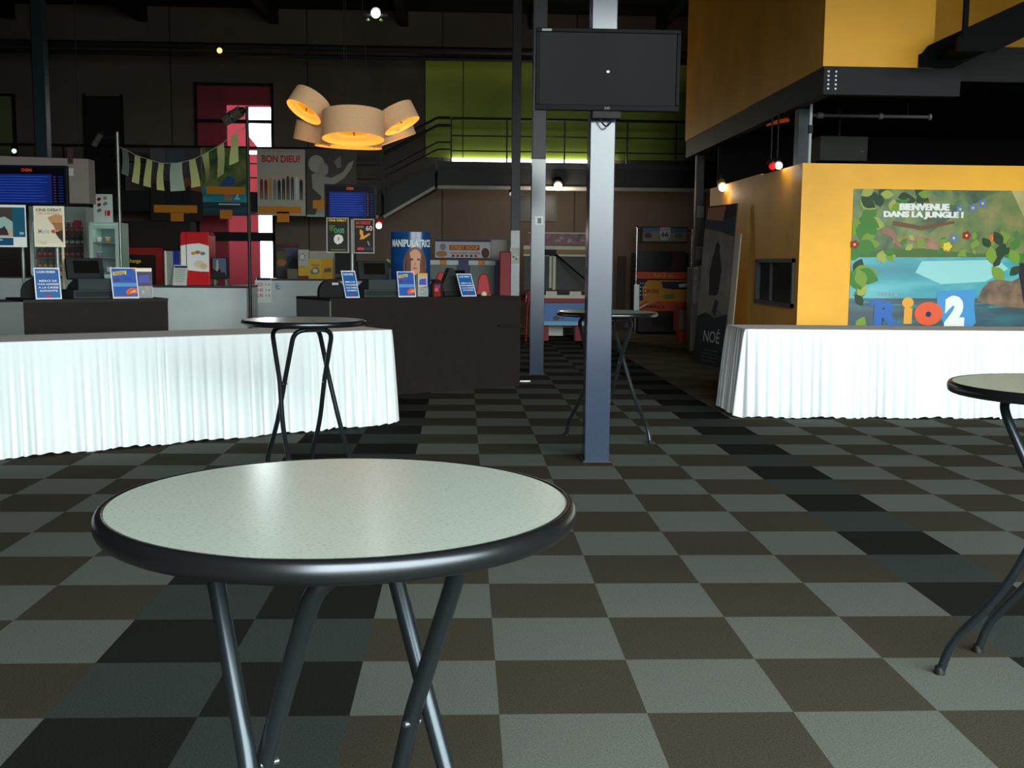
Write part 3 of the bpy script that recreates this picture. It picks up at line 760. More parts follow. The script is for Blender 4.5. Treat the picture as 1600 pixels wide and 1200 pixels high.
# sloping dark terminal at the end of the long desk
t = thing('point_of_sale_terminal', 'dark sloping terminal between red chairs and blue sign on the long desk', 'terminal', on34(704, 461, .42)[:2] + (HD,), TH)
MB().box(-.16, -.12, 0, .16, .14, .05, M('till_dark', '24282a', .35)).build('base', t, .006)
b = MB(); b.prism([(-.18, .05), (.16, .05), (.12, .16), (.02, .33), (-.03, .33), (-.09, .2)], M('terminal_green', '2c312e', .6, spec=.2), 'y', -.03, .06); b.build('body', t, .006)
b = MB(); b.T = Matrix.Translation((.0, .1, .05)) @ Matrix.Rotation(R(20), 4, 'X'); b.box(.0, 0, 0, .22, .03, .26, M('till_screen', '14120f', .15)); b.build('display', t, .004)
# small plush-like clutter
t = thing('desk_toy', 'tiny cream and brown trinket beside the blue sign at the desk end', 'trinket', on34(756, 462, .2)[:2] + (HD,), 0)
MB().lathe([(0, 0), (.035, .0), (.04, .025), (.02, .05), (0, .055)], M('cream_toy', 'cdbfa2', .7), 14).build('body', t)
MB().lathe([(0, 0), (.028, .0), (.03, .02), (.012, .035), (0, .037)], M('brown_toy', '6b5236', .7), 14, (.06, .01, 0)).build('body', t)
t = tag(MB().lathe([(0, 0), (.022, 0), (.024, .06), (.018, .09), (.01, .1), (0, .1)], offwhite, 14).build('paper_cup', loc=on34(689, 462, .3)[:2] + (HD,)), 'tiny white cup behind the rounded brochure holder', 'cup')

# curved standee
t = thing('curved_standee', 'tall curved blue film standee with large white title behind the long desk', 'standee', WY(641, 470, 11.3)[:2] + (0,), 0)
qa = WY(610, 362, 11.3); qb = WY(672, 362, 11.3); sw = (qb.x - qa.x) / 2; sh = qa.z
stb = ramp_material('standee_blue', 'noise', [(.3, '0d2a5a'), (.6, '14508c'), (.8, '1a6a9c')], scale=1.2, rough=.18)
def cyl_pt(a, z, off=0):   # a in -1..1 across the front
    an = a * R(78); return ((sw + off) * math.sin(an) / math.sin(R(78)), -(sw * .55 + off) * math.cos(an) + sw * .55, z)
b = MB(); N_ = 24
for lay in (0,):
    vs = [cyl_pt(-1 + 2 * i / N_, z) for z in (0, sh) for i in range(N_ + 1)]
    b.add(vs, [(i, i + 1, N_ + 2 + i, N_ + 1 + i) for i in range(N_)], stb, True)
    vs = [cyl_pt(-1 + 2 * i / N_, z) for z in (0, sh) for i in (0, N_)]
    b.add(vs, [(1, 0, 2, 3)], stb)
    b.add([cyl_pt(-1 + 2 * i / N_, sh) for i in range(N_ + 1)], [tuple(range(N_ + 1))], stb)
def curved(vs2, fs, mt, off):
    b.add([cyl_pt(x, z, off) for x, z in vs2], fs, mt, True)
def curved_poly(c, rx, rz, mt, off, n=22, f=lambda a: 1):
    pts = [c] + [(c[0] + rx * math.cos(2 * PI * k / n) * f(2 * PI * k / n), c[1] + rz * math.sin(2 * PI * k / n) * f(2 * PI * k / n)) for k in range(n)]
    curved(pts, [(0, 1 + k, 1 + (k + 1) % n) for k in range(n)], mt, off)
vs, fs, _ = text_geo('MANIPULATRICE', .03)
curved([(-.78 + 1.68 * x, sh - .2 + .1 * y) for x, y in vs], fs, white, .006)
cx_ = .2; zf = sh - .40
curved_poly((cx_, zf - .05), .46, .25, M('auburn', '6b3a22', .4), .003)
curved_poly((cx_ - .02, zf), .27, .17, skin, .006)
curved_poly((cx_ + .27, zf - .08), .12, .2, M('auburn', '6b3a22', .4), .008)
curved_poly((cx_ - .26, zf - .05), .09, .19, M('auburn', '6b3a22', .4), .008)
for ex in (-.15, .1): curved_poly((cx_ + ex, zf + .035), .06, .014, M('ink', '1b1512', .4), .009)
curved_poly((cx_ - .02, zf - .085), .08, .014, M('lips', 'a84a48', .4), .009)
curved_poly((cx_ - .03, zf - .03), .03, .03, M('nose_tone', 'b97f68', .5), .009)
curved_poly((cx_, zf - .34), .52, .16, M('jacket', '14161c', .5), .005)
b.build('printed_sleeve', t)

# ------------------------------------------------------------------ drinks fridge with bottles
def fridge(px, y, label, frame_m, inner, shelves, header=0, dep=.6, zb=0, bulge=.0):
    q0 = WY(px[0], px[1], y); q1 = WY(px[2], px[3], y)
    hw = (q1.x - q0.x) / 2; H = q0.z - zb; d0 = q1.z - zb
    t = thing('display_fridge', label, 'fridge', ((q0.x + q1.x) / 2, y, zb)); s_ = .04
    b = MB().box(-hw, .03, 0, -hw + s_, dep, H, frame_m).box(hw - s_, .03, 0, hw, dep, H, frame_m).box(-hw + s_, dep - .03, 0, hw - s_, dep, H, frame_m)
    b.box(-hw + s_, .03, H - s_, hw - s_, dep - .03, H, frame_m).box(-hw + s_, .03, 0, hw - s_, dep - .03, d0 - .05, frame_m)
    b.box(-hw + s_, dep - .05, d0 - .05, hw - s_, dep - .03, H - s_, inner)
    b.build('cabinet', t, .006)
    zt_ = H - s_ - header
    if header: MB().box(-hw + .005, 0, zt_, hw - .005, .03, H - .005, M('fridge_header', 'c9dcd4', .4)).build('header_panel', t, .004)
    f_ = .055
    b = MB().box(-hw, 0, d0 - .06, -hw + f_, .028, zt_, frame_m).box(hw - f_, 0, d0 - .06, hw, .028, zt_, frame_m)
    b.box(-hw + f_, 0, zt_ - f_, hw - f_, .028, zt_, frame_m).box(-hw + f_, 0, d0 - .06, hw - f_, .028, d0 - .06 + f_, frame_m)
    dr = b.build('door', t, .004)
    MB().box(-hw + f_, .012, d0 - .005, hw - f_, .016, zt_ - f_, M('fridge_glass', 'dfeeea', .05, alpha=.06)).build('glass', dr)
    MB().box(-hw + .09, .05, zt_ - f_ + .01, hw - .09, .07, zt_ - f_ + .03, M('added_tube_glow', 'f0fff8', .4, emit=4)).build('added_tube', t)  # tube lamp added to brighten the fridge contents
    zs = []
    for k in range(shelves):
        z = d0 + (zt_ - f_ - d0) * k / shelves + .01
        MB().box(-hw + s_, .06, z, hw - s_, dep - .06, z + .012, M('shelf_grey', '7d8683', .4)).build('shelf', t); zs.append(zb + z + .016)
    return t, (q0.x + q1.x) / 2, hw, zs, (zt_ - f_ - d0) / shelves
frm = M('fridge_frame', 'cfe2da', .4)
yF = 14.75
tF, xF, hwF, zsF, gapF = fridge((44, 322, 137, 424), yF, 'tall drinks fridge full of bottles behind the short ticket desk', frm, M('fridge_in', '20302c', .5), 4, .16)
prof = lambda h, r: [(0, 0), (r, 0), (r, h * .58), (r * .85, h * .7), (r * .38, h * .84), (r * .38, h * .96), (0, h * .96)]
def bottle(body, cap, lab, h, r):
    t = thing('drink_bottle', 'x', 'bottle')
    MB().lathe(prof(h, r), body, 12).build('body', t)
    MB().lathe([(0, h * .93), (r * .45, h * .93), (r * .45, h), (0, h)], cap, 10).build('cap', t)
    MB().lathe([(r * 1.02, h * .2), (r * 1.02, h * .5)], lab, 12).build('paper_label', t)
    return t
rows = [('green bottle on the bottom shelf of the drinks fridge', M('bottle_green', '2c6b3c', .2), M('orange_drink', 'd0702c', .3)),
        ('dark cola bottle on the second shelf of the drinks fridge', M('cola', '2a1210', .2), red),
        ('pale-labelled dark bottle on the third shelf of the drinks fridge', M('cola2', '1c2320', .2), offwhite),
        ('red-labelled bottle on the top shelf of the drinks fridge', M('cola', '2a1210', .2), redd)]
for k, z in enumerate(zsF):
    lab, bm_, lm_ = rows[k]
    n = 9; proto = None
    for i in range(n):
        x = xF - hwF + .1 + (2 * hwF - .2) * i / (n - 1)
        if k == 0 and i == 4: proto = None; bm_ = M('orange_drink', 'd0702c', .3); lm_ = offwhite; lab = 'orange drink bottle on the bottom shelf of the drinks fridge'
        if proto is None:
            proto = bottle(bm_, red if k != 2 else offwhite, lm_, min(.26, gapF * .8), .034); proto.location = (x, yF + .13, z); proto['label'] = lab; proto['group'] = lab + 's'
        else: dup(proto, (x, yF + .13, z), 0, lab, proto['group'])
    # (shelf price rail)
    MB().box(-hwF + .06, .045, z - .022, hwF - .06, .055, z + .004, redd if k % 2 else M('rail_orange', 'a8542c', .5)).build('price_rail', tF)
MB().flat([(hwF - .2, 0), (hwF - .07, 0), (hwF - .07, .1), (hwF - .2, .1)], M('pink_tag', 'd8506c', .5), -.002).build('sticker', tF, loc=(0, 0, zsF[3] + gapF * .55))
# smaller fridge with few things in it
f2 = M('fridge_mint', 'c2e2d4', .4)
tS, xS, hwS, zsS, gS = fridge((138, 347, 187, 428), 13.2, 'narrow pale mint fridge with a white card on top', f2, M('mint_in', '5d7f80', .5), 3, dep=.5)
for k, (z, items) in enumerate(zip(zsS, ((redd, offwhite, brn), (grey, offwhite), (offwhite, tan, grey)))):
    for i, c_ in enumerate(items):
        x = xS - hwS * .6 + hwS * 1.2 * i / max(1, len(items) - 1)
        tg = thing('food_tub', '%s food tub on the %s shelf of the mint fridge' % (('dark red', 'white', 'brown')[i] if k == 0 else (('grey', 'white')[i] if k == 1 else ('white', 'tan', 'grey')[i]), ('bottom', 'middle', 'top')[k]), 'food tub', (x, 13.4, z))
        MB().lathe([(0, 0), (.035, 0), (.042, .07), (0, .07)], c_, 14).build('body', tg)
        MB().lathe([(0, .07), (.045, .07), (.045, .08), (0, .08)], offwhite, 14).build('lid', tg)
s = Board((0, 13.3, 0), 0, 146, 303, 176, 347, .01); s.board(M('card_white', 'dde8e4', .6)); s.z0 = WY(160, 347, 13.2).z
for a, bb, c_, rx in ((.3, .82, redd, .12), (.62, .86, tan, .1), (.3, .62, brn, .11), (.62, .66, grey, .13), (.3, .42, grey, .13)): s.el(a, bb, rx, .06, c_, 1, .5)
s.pg([(.6, .22), (.85, .24), (.88, .42), (.58, .42)], red, 1).rc(.66, .22, .7, .42, white, 2)
s.solo('menu_card', 'white card with small food pictures on the narrow mint fridge', 'card')
# red top-opening freezer on the pale counter, panel of white art
q0 = WY(281, 362, yA + .12); q1 = WY(328, 446, yA + .12)
hw = (q1.x - q0.x) / 2; hh = q0.z - zA
t = thing('snack_warmer', 'glossy red snack cabinet with white picture panel on the pale counter', 'snack cabinet', ((q0.x + q1.x) / 2, yA + .12, zA))
b = MB(); b.prism([(-hw, 0), (hw, 0), (hw, hh * .93), (hw * .9, hh), (-hw * .9, hh), (-hw, hh * .93)], red, 'y', 0, .4); b.build('body', t, .01)
wp = M('panel_white', 'eef0ee', .35)
b = MB().prism([(-hw * .97, hh * .3), (hw * .4, hh * .26), (hw * .98, hh * .26), (hw * .98, hh * .74), (hw * .3, hh * .79), (-hw * .4, hh * .77), (-hw * .97, hh * .74)], wp, 'y', -.004, 0)
b.ell(-hw * .1, hh * .6, .03, .022, orange, -.0055); b.ell(hw * .2, hh * .62, .035, .025, M('rust_art', 'a8744c', .6), -.0055); b.ell(hw * .55, hh * .6, .035, .024, grey, -.0055)
b.ell(hw * .3, hh * .4, .07, .05, M('popcorn', 'e5d3b0', .7), -.0055); b.ell(hw * .6, hh * .36, .05, .04, M('popcorn2', 'dcc398', .7), -.006)
b.build('picture_panel', t)
MB().box(-hw * .6, -.006, hh * .02, -hw * .55, 0, hh * .98, M('seam_red', '7c0f16', .4)).build('door_seam', t)
# stainless dispenser with blue side
q0 = WY(255, 392, yA + .2); q1 = WY(282, 446, yA + .2)
t = thing('drink_dispenser', 'steel dispenser with blue panel beside the red snack cabinet', 'dispenser', ((q0.x + q1.x) / 2, yA + .2, zA)); hw = (q1.x - q0.x) / 2 - .004; hh = q0.z - zA
MB().box(-hw, 0, 0, hw, .3, hh, stainless).build('body', t, .006)
MB().box(hw * .2, -.004, hh * .45, hw * .98, 0, hh, M('panel_cobalt', '1a2c8c', .4)).build('side_panel', t)
MB().tube([(-hw * .75, -.01, 0), (-hw * .75, -.01, hh)], .012, M('cream_tube', 'd9d5b4', .4), 8).build('tube', t)
# small counter display with mountain-like picture
q0 = WY(331, 402, yA + .15); q1 = WY(355, 446, yA + .15)
t = thing('display_box', 'small picture box on feet beside the red snack cabinet', 'display box', ((q0.x + q1.x) / 2, yA + .15, zA)); hw = (q1.x - q0.x) / 2; hh = q0.z - zA
MB().box(-hw, 0, hh * .25, hw, .16, hh, black).build('body', t, .004)
b = MB(); b.flat([(-hw * .9, hh * .3), (hw * .9, hh * .3), (hw * .9, hh * .97), (-hw * .9, hh * .97)], M('dusk_sky', '55607c', .5), -.001)
b.flat([(-hw * .9, hh * .3), (hw * .9, hh * .3), (hw * .7, hh * .5), (hw * .3, hh * .45), (0, hh * .62), (-hw * .3, hh * .5), (-hw * .9, hh * .6)], M('peak_ink', '1c1a18', .5), -.003)
b.flat([(-hw * .5, hh * .5), (-hw * .1, hh * .55), (-hw * .15, hh * .9), (-hw * .4, hh * .9)], M('peak_pale', 'a7a098', .5), -.002); b.build('picture', t)
for x in (-hw * .8, hw * .7): MB().box(x, .02, 0, x + .02, .14, hh * .25, grey).build('foot', t)
MB().box(-hw, -.005, hh * .22, hw, .16, hh * .25, chrome).build('shelf', t)

# dark red back bar with lit yellow words, behind
yBB = 15.2
q0 = WY(186, 345, yBB); q1 = WY(300, 450, yBB)
t = thing('back_bar', 'dark red back bar with a bright red band behind the pale counter', 'back bar', ((q0.x + q1.x) / 2, yBB, 0)); hw = (q1.x - q0.x) / 2
MB().box(-hw, 0, 0, hw, .4, q0.z, M('backbar', '241310', .6)).build('body', t, .01)
za = WY(200, 387, yBB).z; zb_ = WY(200, 398, yBB).z
MB().box(-hw, -.01, zb_, hw * .2, 0, za, M('band_red', '9a1d1d', .5)).build('band', t)
MB().box(hw * .0, -.01, 0, hw * .2, 0, zb_, M('band_red', '9a1d1d', .5)).build('post', t)
s = Board((0, yBB - .05, 0), 0, 189, 398, 222, 440, .03); s.board(M('sign_black', '14140f', .5)).tx('+ échange', .05, .66, .95, .85, ylw, 1, .03)
s.solo('menu_sign', 'black sign with yellow lettering on the dark red back bar', 'sign')

# things on the counter with the yellow boxes
def carton(px, y, dep, base, label, art=None):
    q0 = WY(px[0], px[1], y); q1 = WY(px[2], px[3], y)
    s = Board((0, y, 0), 0, px[0], px[1], px[2], px[3], dep); s.z0 = zB; s.h = q0.z - zB
    s.board(base); 
    if art: art(s)
    return s.solo('carton', label, 'box', 'cartons on the pale counter')
ybx = M('box_yellow', 'd8b23c', .6); y2 = M('box_amber', 'd9a028', .6)
def a1(s): s.rc(0, .1, 1, .45, ybx, 1).rc(0, 0, 1, .1, redd, 1).el(.4, .75, .3, .12, grey, 1).el(.4, .75, .22, .09, offwhite, 2).rc(.1, .38, .6, .42, tan, 2)
def a2(s):
    s.rc(.52, 0, 1, 1, y2, 1).pg([(.06, .35), (.2, .55), (.35, .6), (.46, .45), (.44, .3), (.3, .22), (.12, .24)], M('khaki', '8a8250', .6), 2).el(.28, .4, .1, .1, offwhite, 3).rc(.12, .62, .45, .72, tan, 2)
    s.pg([(.62, .32), (.95, .36), (.92, .55), (.66, .52)], M('slate_box', '51606c', .5), 2)
carton((466, 390, 482, 435), yB_ + .1, .13, M('carton_white', 'b9b9ae', .6), 'narrow white and yellow carton on the counter', a1)
carton((482, 404, 520, 435), yB_ + .08, .12, ybx, 'low yellow carton with dark pictures on the counter', a2)
carton((478, 392, 522, 435), yB_ + .26, .16, M('carton_grey', 'a5a59a', .6), 'large pale grey carton behind the low yellow carton')
carton((449, 420, 465, 435), yB_ + .1, .12, M('carton_olive', '6d6a58', .6), 'small olive carton before the dark framed poster')
s = Board((0, yB_ + .5, 0), 0, 431, 378, 467, 432, .03); s.z0 = zB; s.board(M('frame_dark', '2c2622', .5))
s.rc(.04, .05, .96, .9, M('film_dusk', '3f3a3c', .6), 1).pg([(.05, .3), (.4, .35), (.5, .6), (.3, .8), (.05, .75)], M('film_olive', '5a5636', .6), 2).el(.25, .45, .2, .1, M('rust2', 'a0643c', .6), 3).pg([(.5, .1), (.95, .1), (.95, .55), (.75, .6), (.55, .45)], M('film_ink', '1c1a1a', .6), 3).pg([(.4, .62), (.95, .66), (.95, .88), (.4, .88)], M('film_blue', '4a5068', .6), 2)
s.tx('PROCHAINEMENT', .05, .93, .95, 1.0, M('letter_red', '8c2a26', .5), 1)
s.solo('framed_poster', 'dark framed film poster standing on the pale counter', 'poster')
t = thing('black_monitor', 'black monitor back seen under the two black posters', 'monitor', WY(536, 434, yB_ + .5)[:2] + (zB,))
q0 = WY(524, 395, yB_ + .5); q1 = WY(566, 434, yB_ + .5); hw = (q1.x - q0.x) / 2
MB().box(-hw, 0, .08, hw, .06, q0.z - zB + .0, M('monitor_black', '0d0e10', .4)).build('casing', t, .006)
MB().box(-.05, .06, 0, .05, .09, .2, black).box(-.12, -.04, 0, .12, .14, .015, black).build('stand', t)
t = thing('coffee_machine', 'dark rounded machine with a green light beside the blue standee', 'machine', WY(601, 436, yB_ + .25)[:2] + (zB,))
q0 = WY(589, 403, yB_ + .25); q1 = WY(614, 420, yB_ + .25); hw = (q1.x - q0.x) / 2
MB().box(-hw, 0, 0, hw, .3, q1.z - zB, M('machine_grey', '4a4e4f', .5)).build('body', t, .008)
b = MB(); b.prism([(-hw * .9, 0), (hw, 0)] + [(hw * math.cos(PI * k / 14), .02 + hw * .75 * math.sin(PI * k / 14)) for k in range(15)], M('machine_black', '14150f', .4), 'y', .03, .28); b.build('hopper', t, loc=(0, 0, q1.z - zB))
MB().lathe([(0, 0), (hw * .35, 0), (hw * .3, .06), (0, .09)], M('lime', '9ac83a', .4), 16).build('indicator', t, loc=(hw * .35, .1, q1.z - zB + hw * .6))

# ------------------------------------------------------------------ upper walkway, stairs and railings
yW = 20.5
wk = M('walkway_steel', '17181a', .5); rail_m = M('railing_steel', '14150f', .45)
zU = 3.6; zL = 2.95
xs0, xs1 = -.70, -1.92       # top and foot of the short flight
t = thing('upper_walkway', 'dark steel upper walkway in front of the green wall', 'walkway', (0, yW, 0))
MB().box(xs0, 0, 3.16, 9.5, 1.36, zU, wk).build('deck', t)
MB().box(xs0, -.05, 3.52, 9.5, 0, zU + .05, steel_dark).build('kick_plate', t)
MB().tube([(xs0 + .0, -.1, 3.10), (9.5, -.1, 3.10)], .05, M('pipe_pale', '8c8f8c', .5), 10).build('service_pipe', t)
for px in (705, 792, 882, 980, 1056):
    x = WY(px, 230, yW).x; MB().box(x - .016, -.02, zU, x + .016, .02, 4.56, rail_m).build('post', t)
for z, r in ((4.56, .03), (4.2, .014), (3.88, .014)):
    MB().tube([(-.40, 0, z), (9.5, 0, z)], r, rail_m, 8).build('rail', t)
t = thing('lower_walkway', 'dark steel lower walkway carrying the large film posters', 'walkway', (0, yW, 0))
MB().box(-11.9, 0, 2.52, xs1, 1.36, zL, wk).build('deck', t)
for px in (20, 100, 180, 262, 345, 430, 515, 590):
    x = WY(px, 260, yW).x; MB().box(x - .016, -.02, zL, x + .016, .02, 3.88, rail_m).build('post', t)
for z, r in ((3.88, .03), (3.55, .014), (3.25, .014)): MB().tube([(-11.9, 0, z), (xs1, 0, z)], r, rail_m, 8).build('rail', t)
MB().tube([(-2.35, -.1, 2.45), (xs1 - .04, -.1, 2.45)], .045, M('pipe_pale', '8c8f8c', .5), 10).build('service_pipe', t)
t = thing('short_staircase', 'short dark stair flight between the two walkways', 'staircase', (0, yW, 0))
for yy in (-.02, 1.3):
    MB().prism([(xs1 + .06, 2.5), (xs1 + .06, zL + .06), (xs0 - .06, zU), (xs0 - .06, 3.1)][::-1], wk, 'y', yy, yy + .04).build('stringer', t)
n = 4
for i in range(n):
    x = xs1 + (xs0 - xs1) * (i + .0) / n; z = zL + (zU - zL) * (i + 1) / (n + 1)
    MB().box(x + .07, .03, z - .03, x + .29, 1.29, z, wk).build('tread', t)
dz_ = zU - zL
for o_, r in ((.96, .03), (.8, .03), (.45, .016), (.3, .016)):
    MB().tube(fillet([(xs1 + .06, -.09, zL + o_ + .03), (xs0, -.09, zU + o_), (-.43, -.09, zU + o_)], .05), r, rail_m, 8).build('rail', t)
for x in (xs1 + .07, xs1 + .16):
    MB().box(x - .015, -.105, zL - .05, x + .015, -.075, zL + 1.0, rail_m).build('post', t)
MB().tube([(xs0 - .06, -.1, 3.10), (xs1 + .06, -.1, 2.45)], .04, M('pipe_pale', '8c8f8c', .5), 10).build('service_pipe', t)

# large film posters hanging on the lower walkway
yP = 20.38
def tagged(s, label, tg=None, banner=None):
    o = s.solo('hanging_banner', label, 'poster', 'large film posters on the walkway')
    def plate(r, nm):
        a = s.sz(r[0], r[3]); b_ = s.sz(r[2], r[1])
        MB().box(a[0], -.012, a[1], b_[0], -.004, b_[1], orange).build(nm, o)
    if banner: plate(banner, 'orange_strip')
    if tg: plate(tg, 'orange_tag')
    return o
def PB(px): return Board((0, yP, 0), 0, *px, thick=.02)
s = PB((235, 231, 315, 345)); s.board(M('poster_umber', '2b211d', .6))
s.rc(0, .55, 1, 1, M('poster_grey', '4a484c', .6), 1).rc(.02, .8, .3, .98, M('poster_grey2', '5a585e', .6), 2).rc(.35, .78, .68, .99, M('poster_steel', '46525c', .6), 2)
s.pg([(0, .5), (.5, .58), (1, .52), (1, .64), (.6, .66), (0, .62)], M('poster_plum', '503c40', .6), 2).pg([(.5, .45), (1, .4), (1, .56), (.75, .6), (.55, .55)], M('poster_rust', '7a4a30', .6), 3)
for a, h_ in ((.3, .3), (.42, .36), (.52, .4), (.63, .36), (.74, .3)): s.pg([(a - .05, .14), (a + .05, .14), (a + .045, .14 + h_), (a, .2 + h_), (a - .045, .14 + h_)], M('poster_dim', '1c1714', .6), 4)
s.tx('POMPEI', .3, .1, .75, .15, M('letter_tan', '8a7a68', .6), 4)
tagged(s, 'dark brown film poster hanging leftmost on the walkway, partly behind the bunting', (267, 332, 287, 346), (241, 321, 308, 332))
jungle = ramp_material('jungle_print', 'noise', [(.3, '1c3018'), (.45, '3d5f26'), (.58, '6a7c3a'), (.72, '93894e')], scale=2.6, rough=.45, detail=7, dist=.6)
water = ramp_material('water_print', 'noise', [(.25, '0f6478'), (.5, '2393a2'), (.75, '6cc4c6')], scale=1.4, rough=.4, mapscale=(.5, 1, 2.2), detail=5)
deep = ramp_material('deep_water_print', 'noise', [(.3, '0a2630'), (.5, '12424e'), (.72, '1c6a76')], scale=2.5, rough=.4, mapscale=(.4, 1, 3), detail=4)
s = PB((316, 231, 389, 337)); s.board(jungle)
s.rc(0, .1, 1, .42, water, 1).rc(0, 0, 1, .2, deep, 2).pg([(.3, .38), (.55, .6), (.7, .55), (.68, .4), (.45, .34)], M('parrot_blue', '2f5a86', .5), 3)
s.tx('RIO', .46, .22, .64, .36, M('fire', 'e2602a', .5), 4, .03).tx('2', .68, .24, .8, .38, M('pale_blue', 'b9cfe0', .5), 4, .03).rc(.34, .16, .8, .18, offwhite, 3)
tagged(s, 'green and teal jungle film poster hanging between bunting and pole', (344, 328, 363, 342), (323, 292, 383, 303))
s = PB((402, 233, 477, 337)); s.board(M('poster_stone', 'b4b4a6', .6))
s.tx("QU'EST-CE QU'ON A FAIT AU", .12, .95, .88, .98, grey, 2).tx('BON DIEU?', .1, .8, .9, .91, red, 2, .03)
rnd = random.Random(4)
paint_rows(s, [M('coat_red', '8c2f2a', .6), redd, M('coat_gold', 'c09038', .6), grey, M('coat_ink', '2b2c30', .6), charcoal, brn, M('coat_slate', '4c5054', .6), offwhite, M('coat_ink', '2b2c30', .6)], .04, .96, .24, .42, rnd)
[s.rc(.1 + .16 * i, .11, .22 + .16 * i, .125, M('faint_grey', 'a5aaa6', .6), 2) for i in range(5)]
tagged(s, 'pale film poster with red title and a row of people, on the walkway', (433, 331, 452, 347), (404, 323, 471, 333))
s = PB((479, 233, 557, 339)); s.board(M('poster_taupe', '4d4742', .6))
s.pg([(.15, .0), (.3, .3), (.12, .42), (.1, .62), (.2, .66), (.34, .6), (.5, .58), (.72, .66), (.85, .8), (.95, .84), (.9, .72), (.76, .58), (.55, .48), (.42, .46), (.4, .3), (.5, .1), (.42, 0)], M('poster_ash', '96958c', .6), 1)
s.el(.2, .78, .16, .13, M('poster_ash2', 'a3a29a', .6), 2).el(.34, .7, .1, .1, M('poster_ash', '96958c', .6), 2).pg([(.55, .82), (.62, .72), (.7, .74), (.68, .9)], M('poster_ash3', '807f78', .6), 1)
s.rc(0, 0, 1, .03, M('mint_edge', '8fb5ac', .5), 3)
tagged(s, 'grey film poster with a pale bending figure behind the pendant lamp', (489, 313, 507, 326), None)

# ------------------------------------------------------------------ poles, spotlights and bunting
def spot_stand(label, px, pytop, y, hx, hy, ang, zf=0, canlen=.34, canr=.085, m_=None):
    q = WY(px, pytop, y); t = thing('spotlight_stand', label, 'spotlight', (q.x, y, 0))
    MB().tube([(0, 0, .0), (0, 0, q.z)], .022, m_ or M('stand_pole', '343632', .4, .3), 10).build('pole', t)
    MB().lathe([(0, 0), (.16, 0), (.16, .02), (.03, .035), (0, .035)], black, 24).build('base', t)
    h_ = WY(hx, hy, y); c = Vector((h_.x - q.x, 0, h_.z))
    d = Vector((math.cos(ang), -.25, math.sin(ang))).normalized()
    a = c - d * canlen / 2; b_ = c + d * canlen / 2
    can = M('spot_can', '6e685e', .35, .5)
    L = 5; pts = [a + (b_ - a) * i / L for i in range(L + 1)]
    hd = MB().tube(pts, canr, can, 18).build('spot_head', t)
    MB().tube([a + (b_ - a) * .45, a + (b_ - a) * .5], canr * 1.08, chrome, 18).build('ring', hd)
    MB().tube([b_, b_ + d * .05], canr * .7, black, 18, r2=canr * .4).build('rear_cap', hd)
    MB().tube([(0, 0, q.z - .06), tuple(c)], .014, black, 8).build('bracket', t)
    return t, q
tL, qL = spot_stand('thin spotlight stand at the near end of the bunting, beside the small fridge', 183, 206, 12.4, 152, 218, R(52), canlen=.2, canr=.04, m_=M('stand_pale', '8d9388', .3, .5))
tR, qR = spot_stand('dark spotlight stand before the pink window holding the bunting', 386, 166, 10.9, 364, 181, R(28), canlen=.26, canr=.07)
t = thing('bunting', 'string of pale yellow paper flags between two spotlight stands', 'bunting', (0, 0, 0))
fp = [(196, 244, 206, -.5), (214, 263, 224, .12), (232, 262, 0, 0), (252, 268, 0, 0), (278, 270, 0, 0), (302, 262, 0, 0), (322, 251, 0, 0), (343, 240, 0, 0), (364, 224, 0, 0)]
A_ = Vector((qL.x, 12.4, 0)); B_ = Vector((qR.x, 10.9, 0)); nb = Vector((-(B_ - A_).y, (B_ - A_).x, 0)).normalized()
flags = [(195, 233, 10, 26, 'a'), (213, 243, 9, 28, 'y'), (232, 249, 9, 28, 'y'), (252, 255, 8, 28, 'y'), (277, 255, 18, 29, 'w'), (302, 249, 10, 29, 'y'), (321, 240, 11, 30, 'y'), (343, 227, 12, 33, 'y'), (365, 211, 11, 31, 'y')]
pts = [Vector((qL.x, 12.4, WY(183, 229, 12.4).z))] + [W(fx, fy, A_, nb) for fx, fy, *_ in flags] + [Vector((qR.x, 10.9, WY(386, 196, 10.9).z))]
sp = list(pts); sp[0] = pts[0] + (pts[1] - pts[0]).normalized() * .03; sp[-1] = pts[-1] + (pts[-2] - pts[-1]).normalized() * .03
MB().tube(sp, .004, offwhite, 6).build('string', t)
fy_ = M('flag_yellow', 'cfd18a', .7); fw_ = M('flag_pale', 'b9cdb8', .7); fa_ = M('flag_grey', '75857a', .7)
rnd = random.Random(5)
for i, (fx, fy, w_, h_, k) in enumerate(flags):
    p0 = pts[i + 1]; dpp = (pts[i + 2] - pts[i]).normalized()
    sc__ = (W(fx + 10, fy, A_, nb) - W(fx, fy, A_, nb)).length / 10; tw = rnd.uniform(-.5, .5)
    ww = w_ * sc__; hh = h_ * sc__
    b = MB(); n_s = 5; vs = []
    for j in range(n_s + 1):
        v = j / n_s
        for u in (-.5, 0, .5):
            off = nb * (.02 * math.sin(v * 3 + i) + u * ww * tw * v)
            vs.append(p0 + dpp * (u * ww) + Vector((.012 * v * (1 if i > 4 else -1), 0, -v * hh)) + off)
    fs = []
    for j in range(n_s):
        for u in range(2): a = j * 3 + u; fs.append((a, a + 1, a + 4, a + 3))
    b.add(vs, fs, {'y': fy_, 'w': fw_, 'a': fa_}[k], True)
    b.build('flag', t)

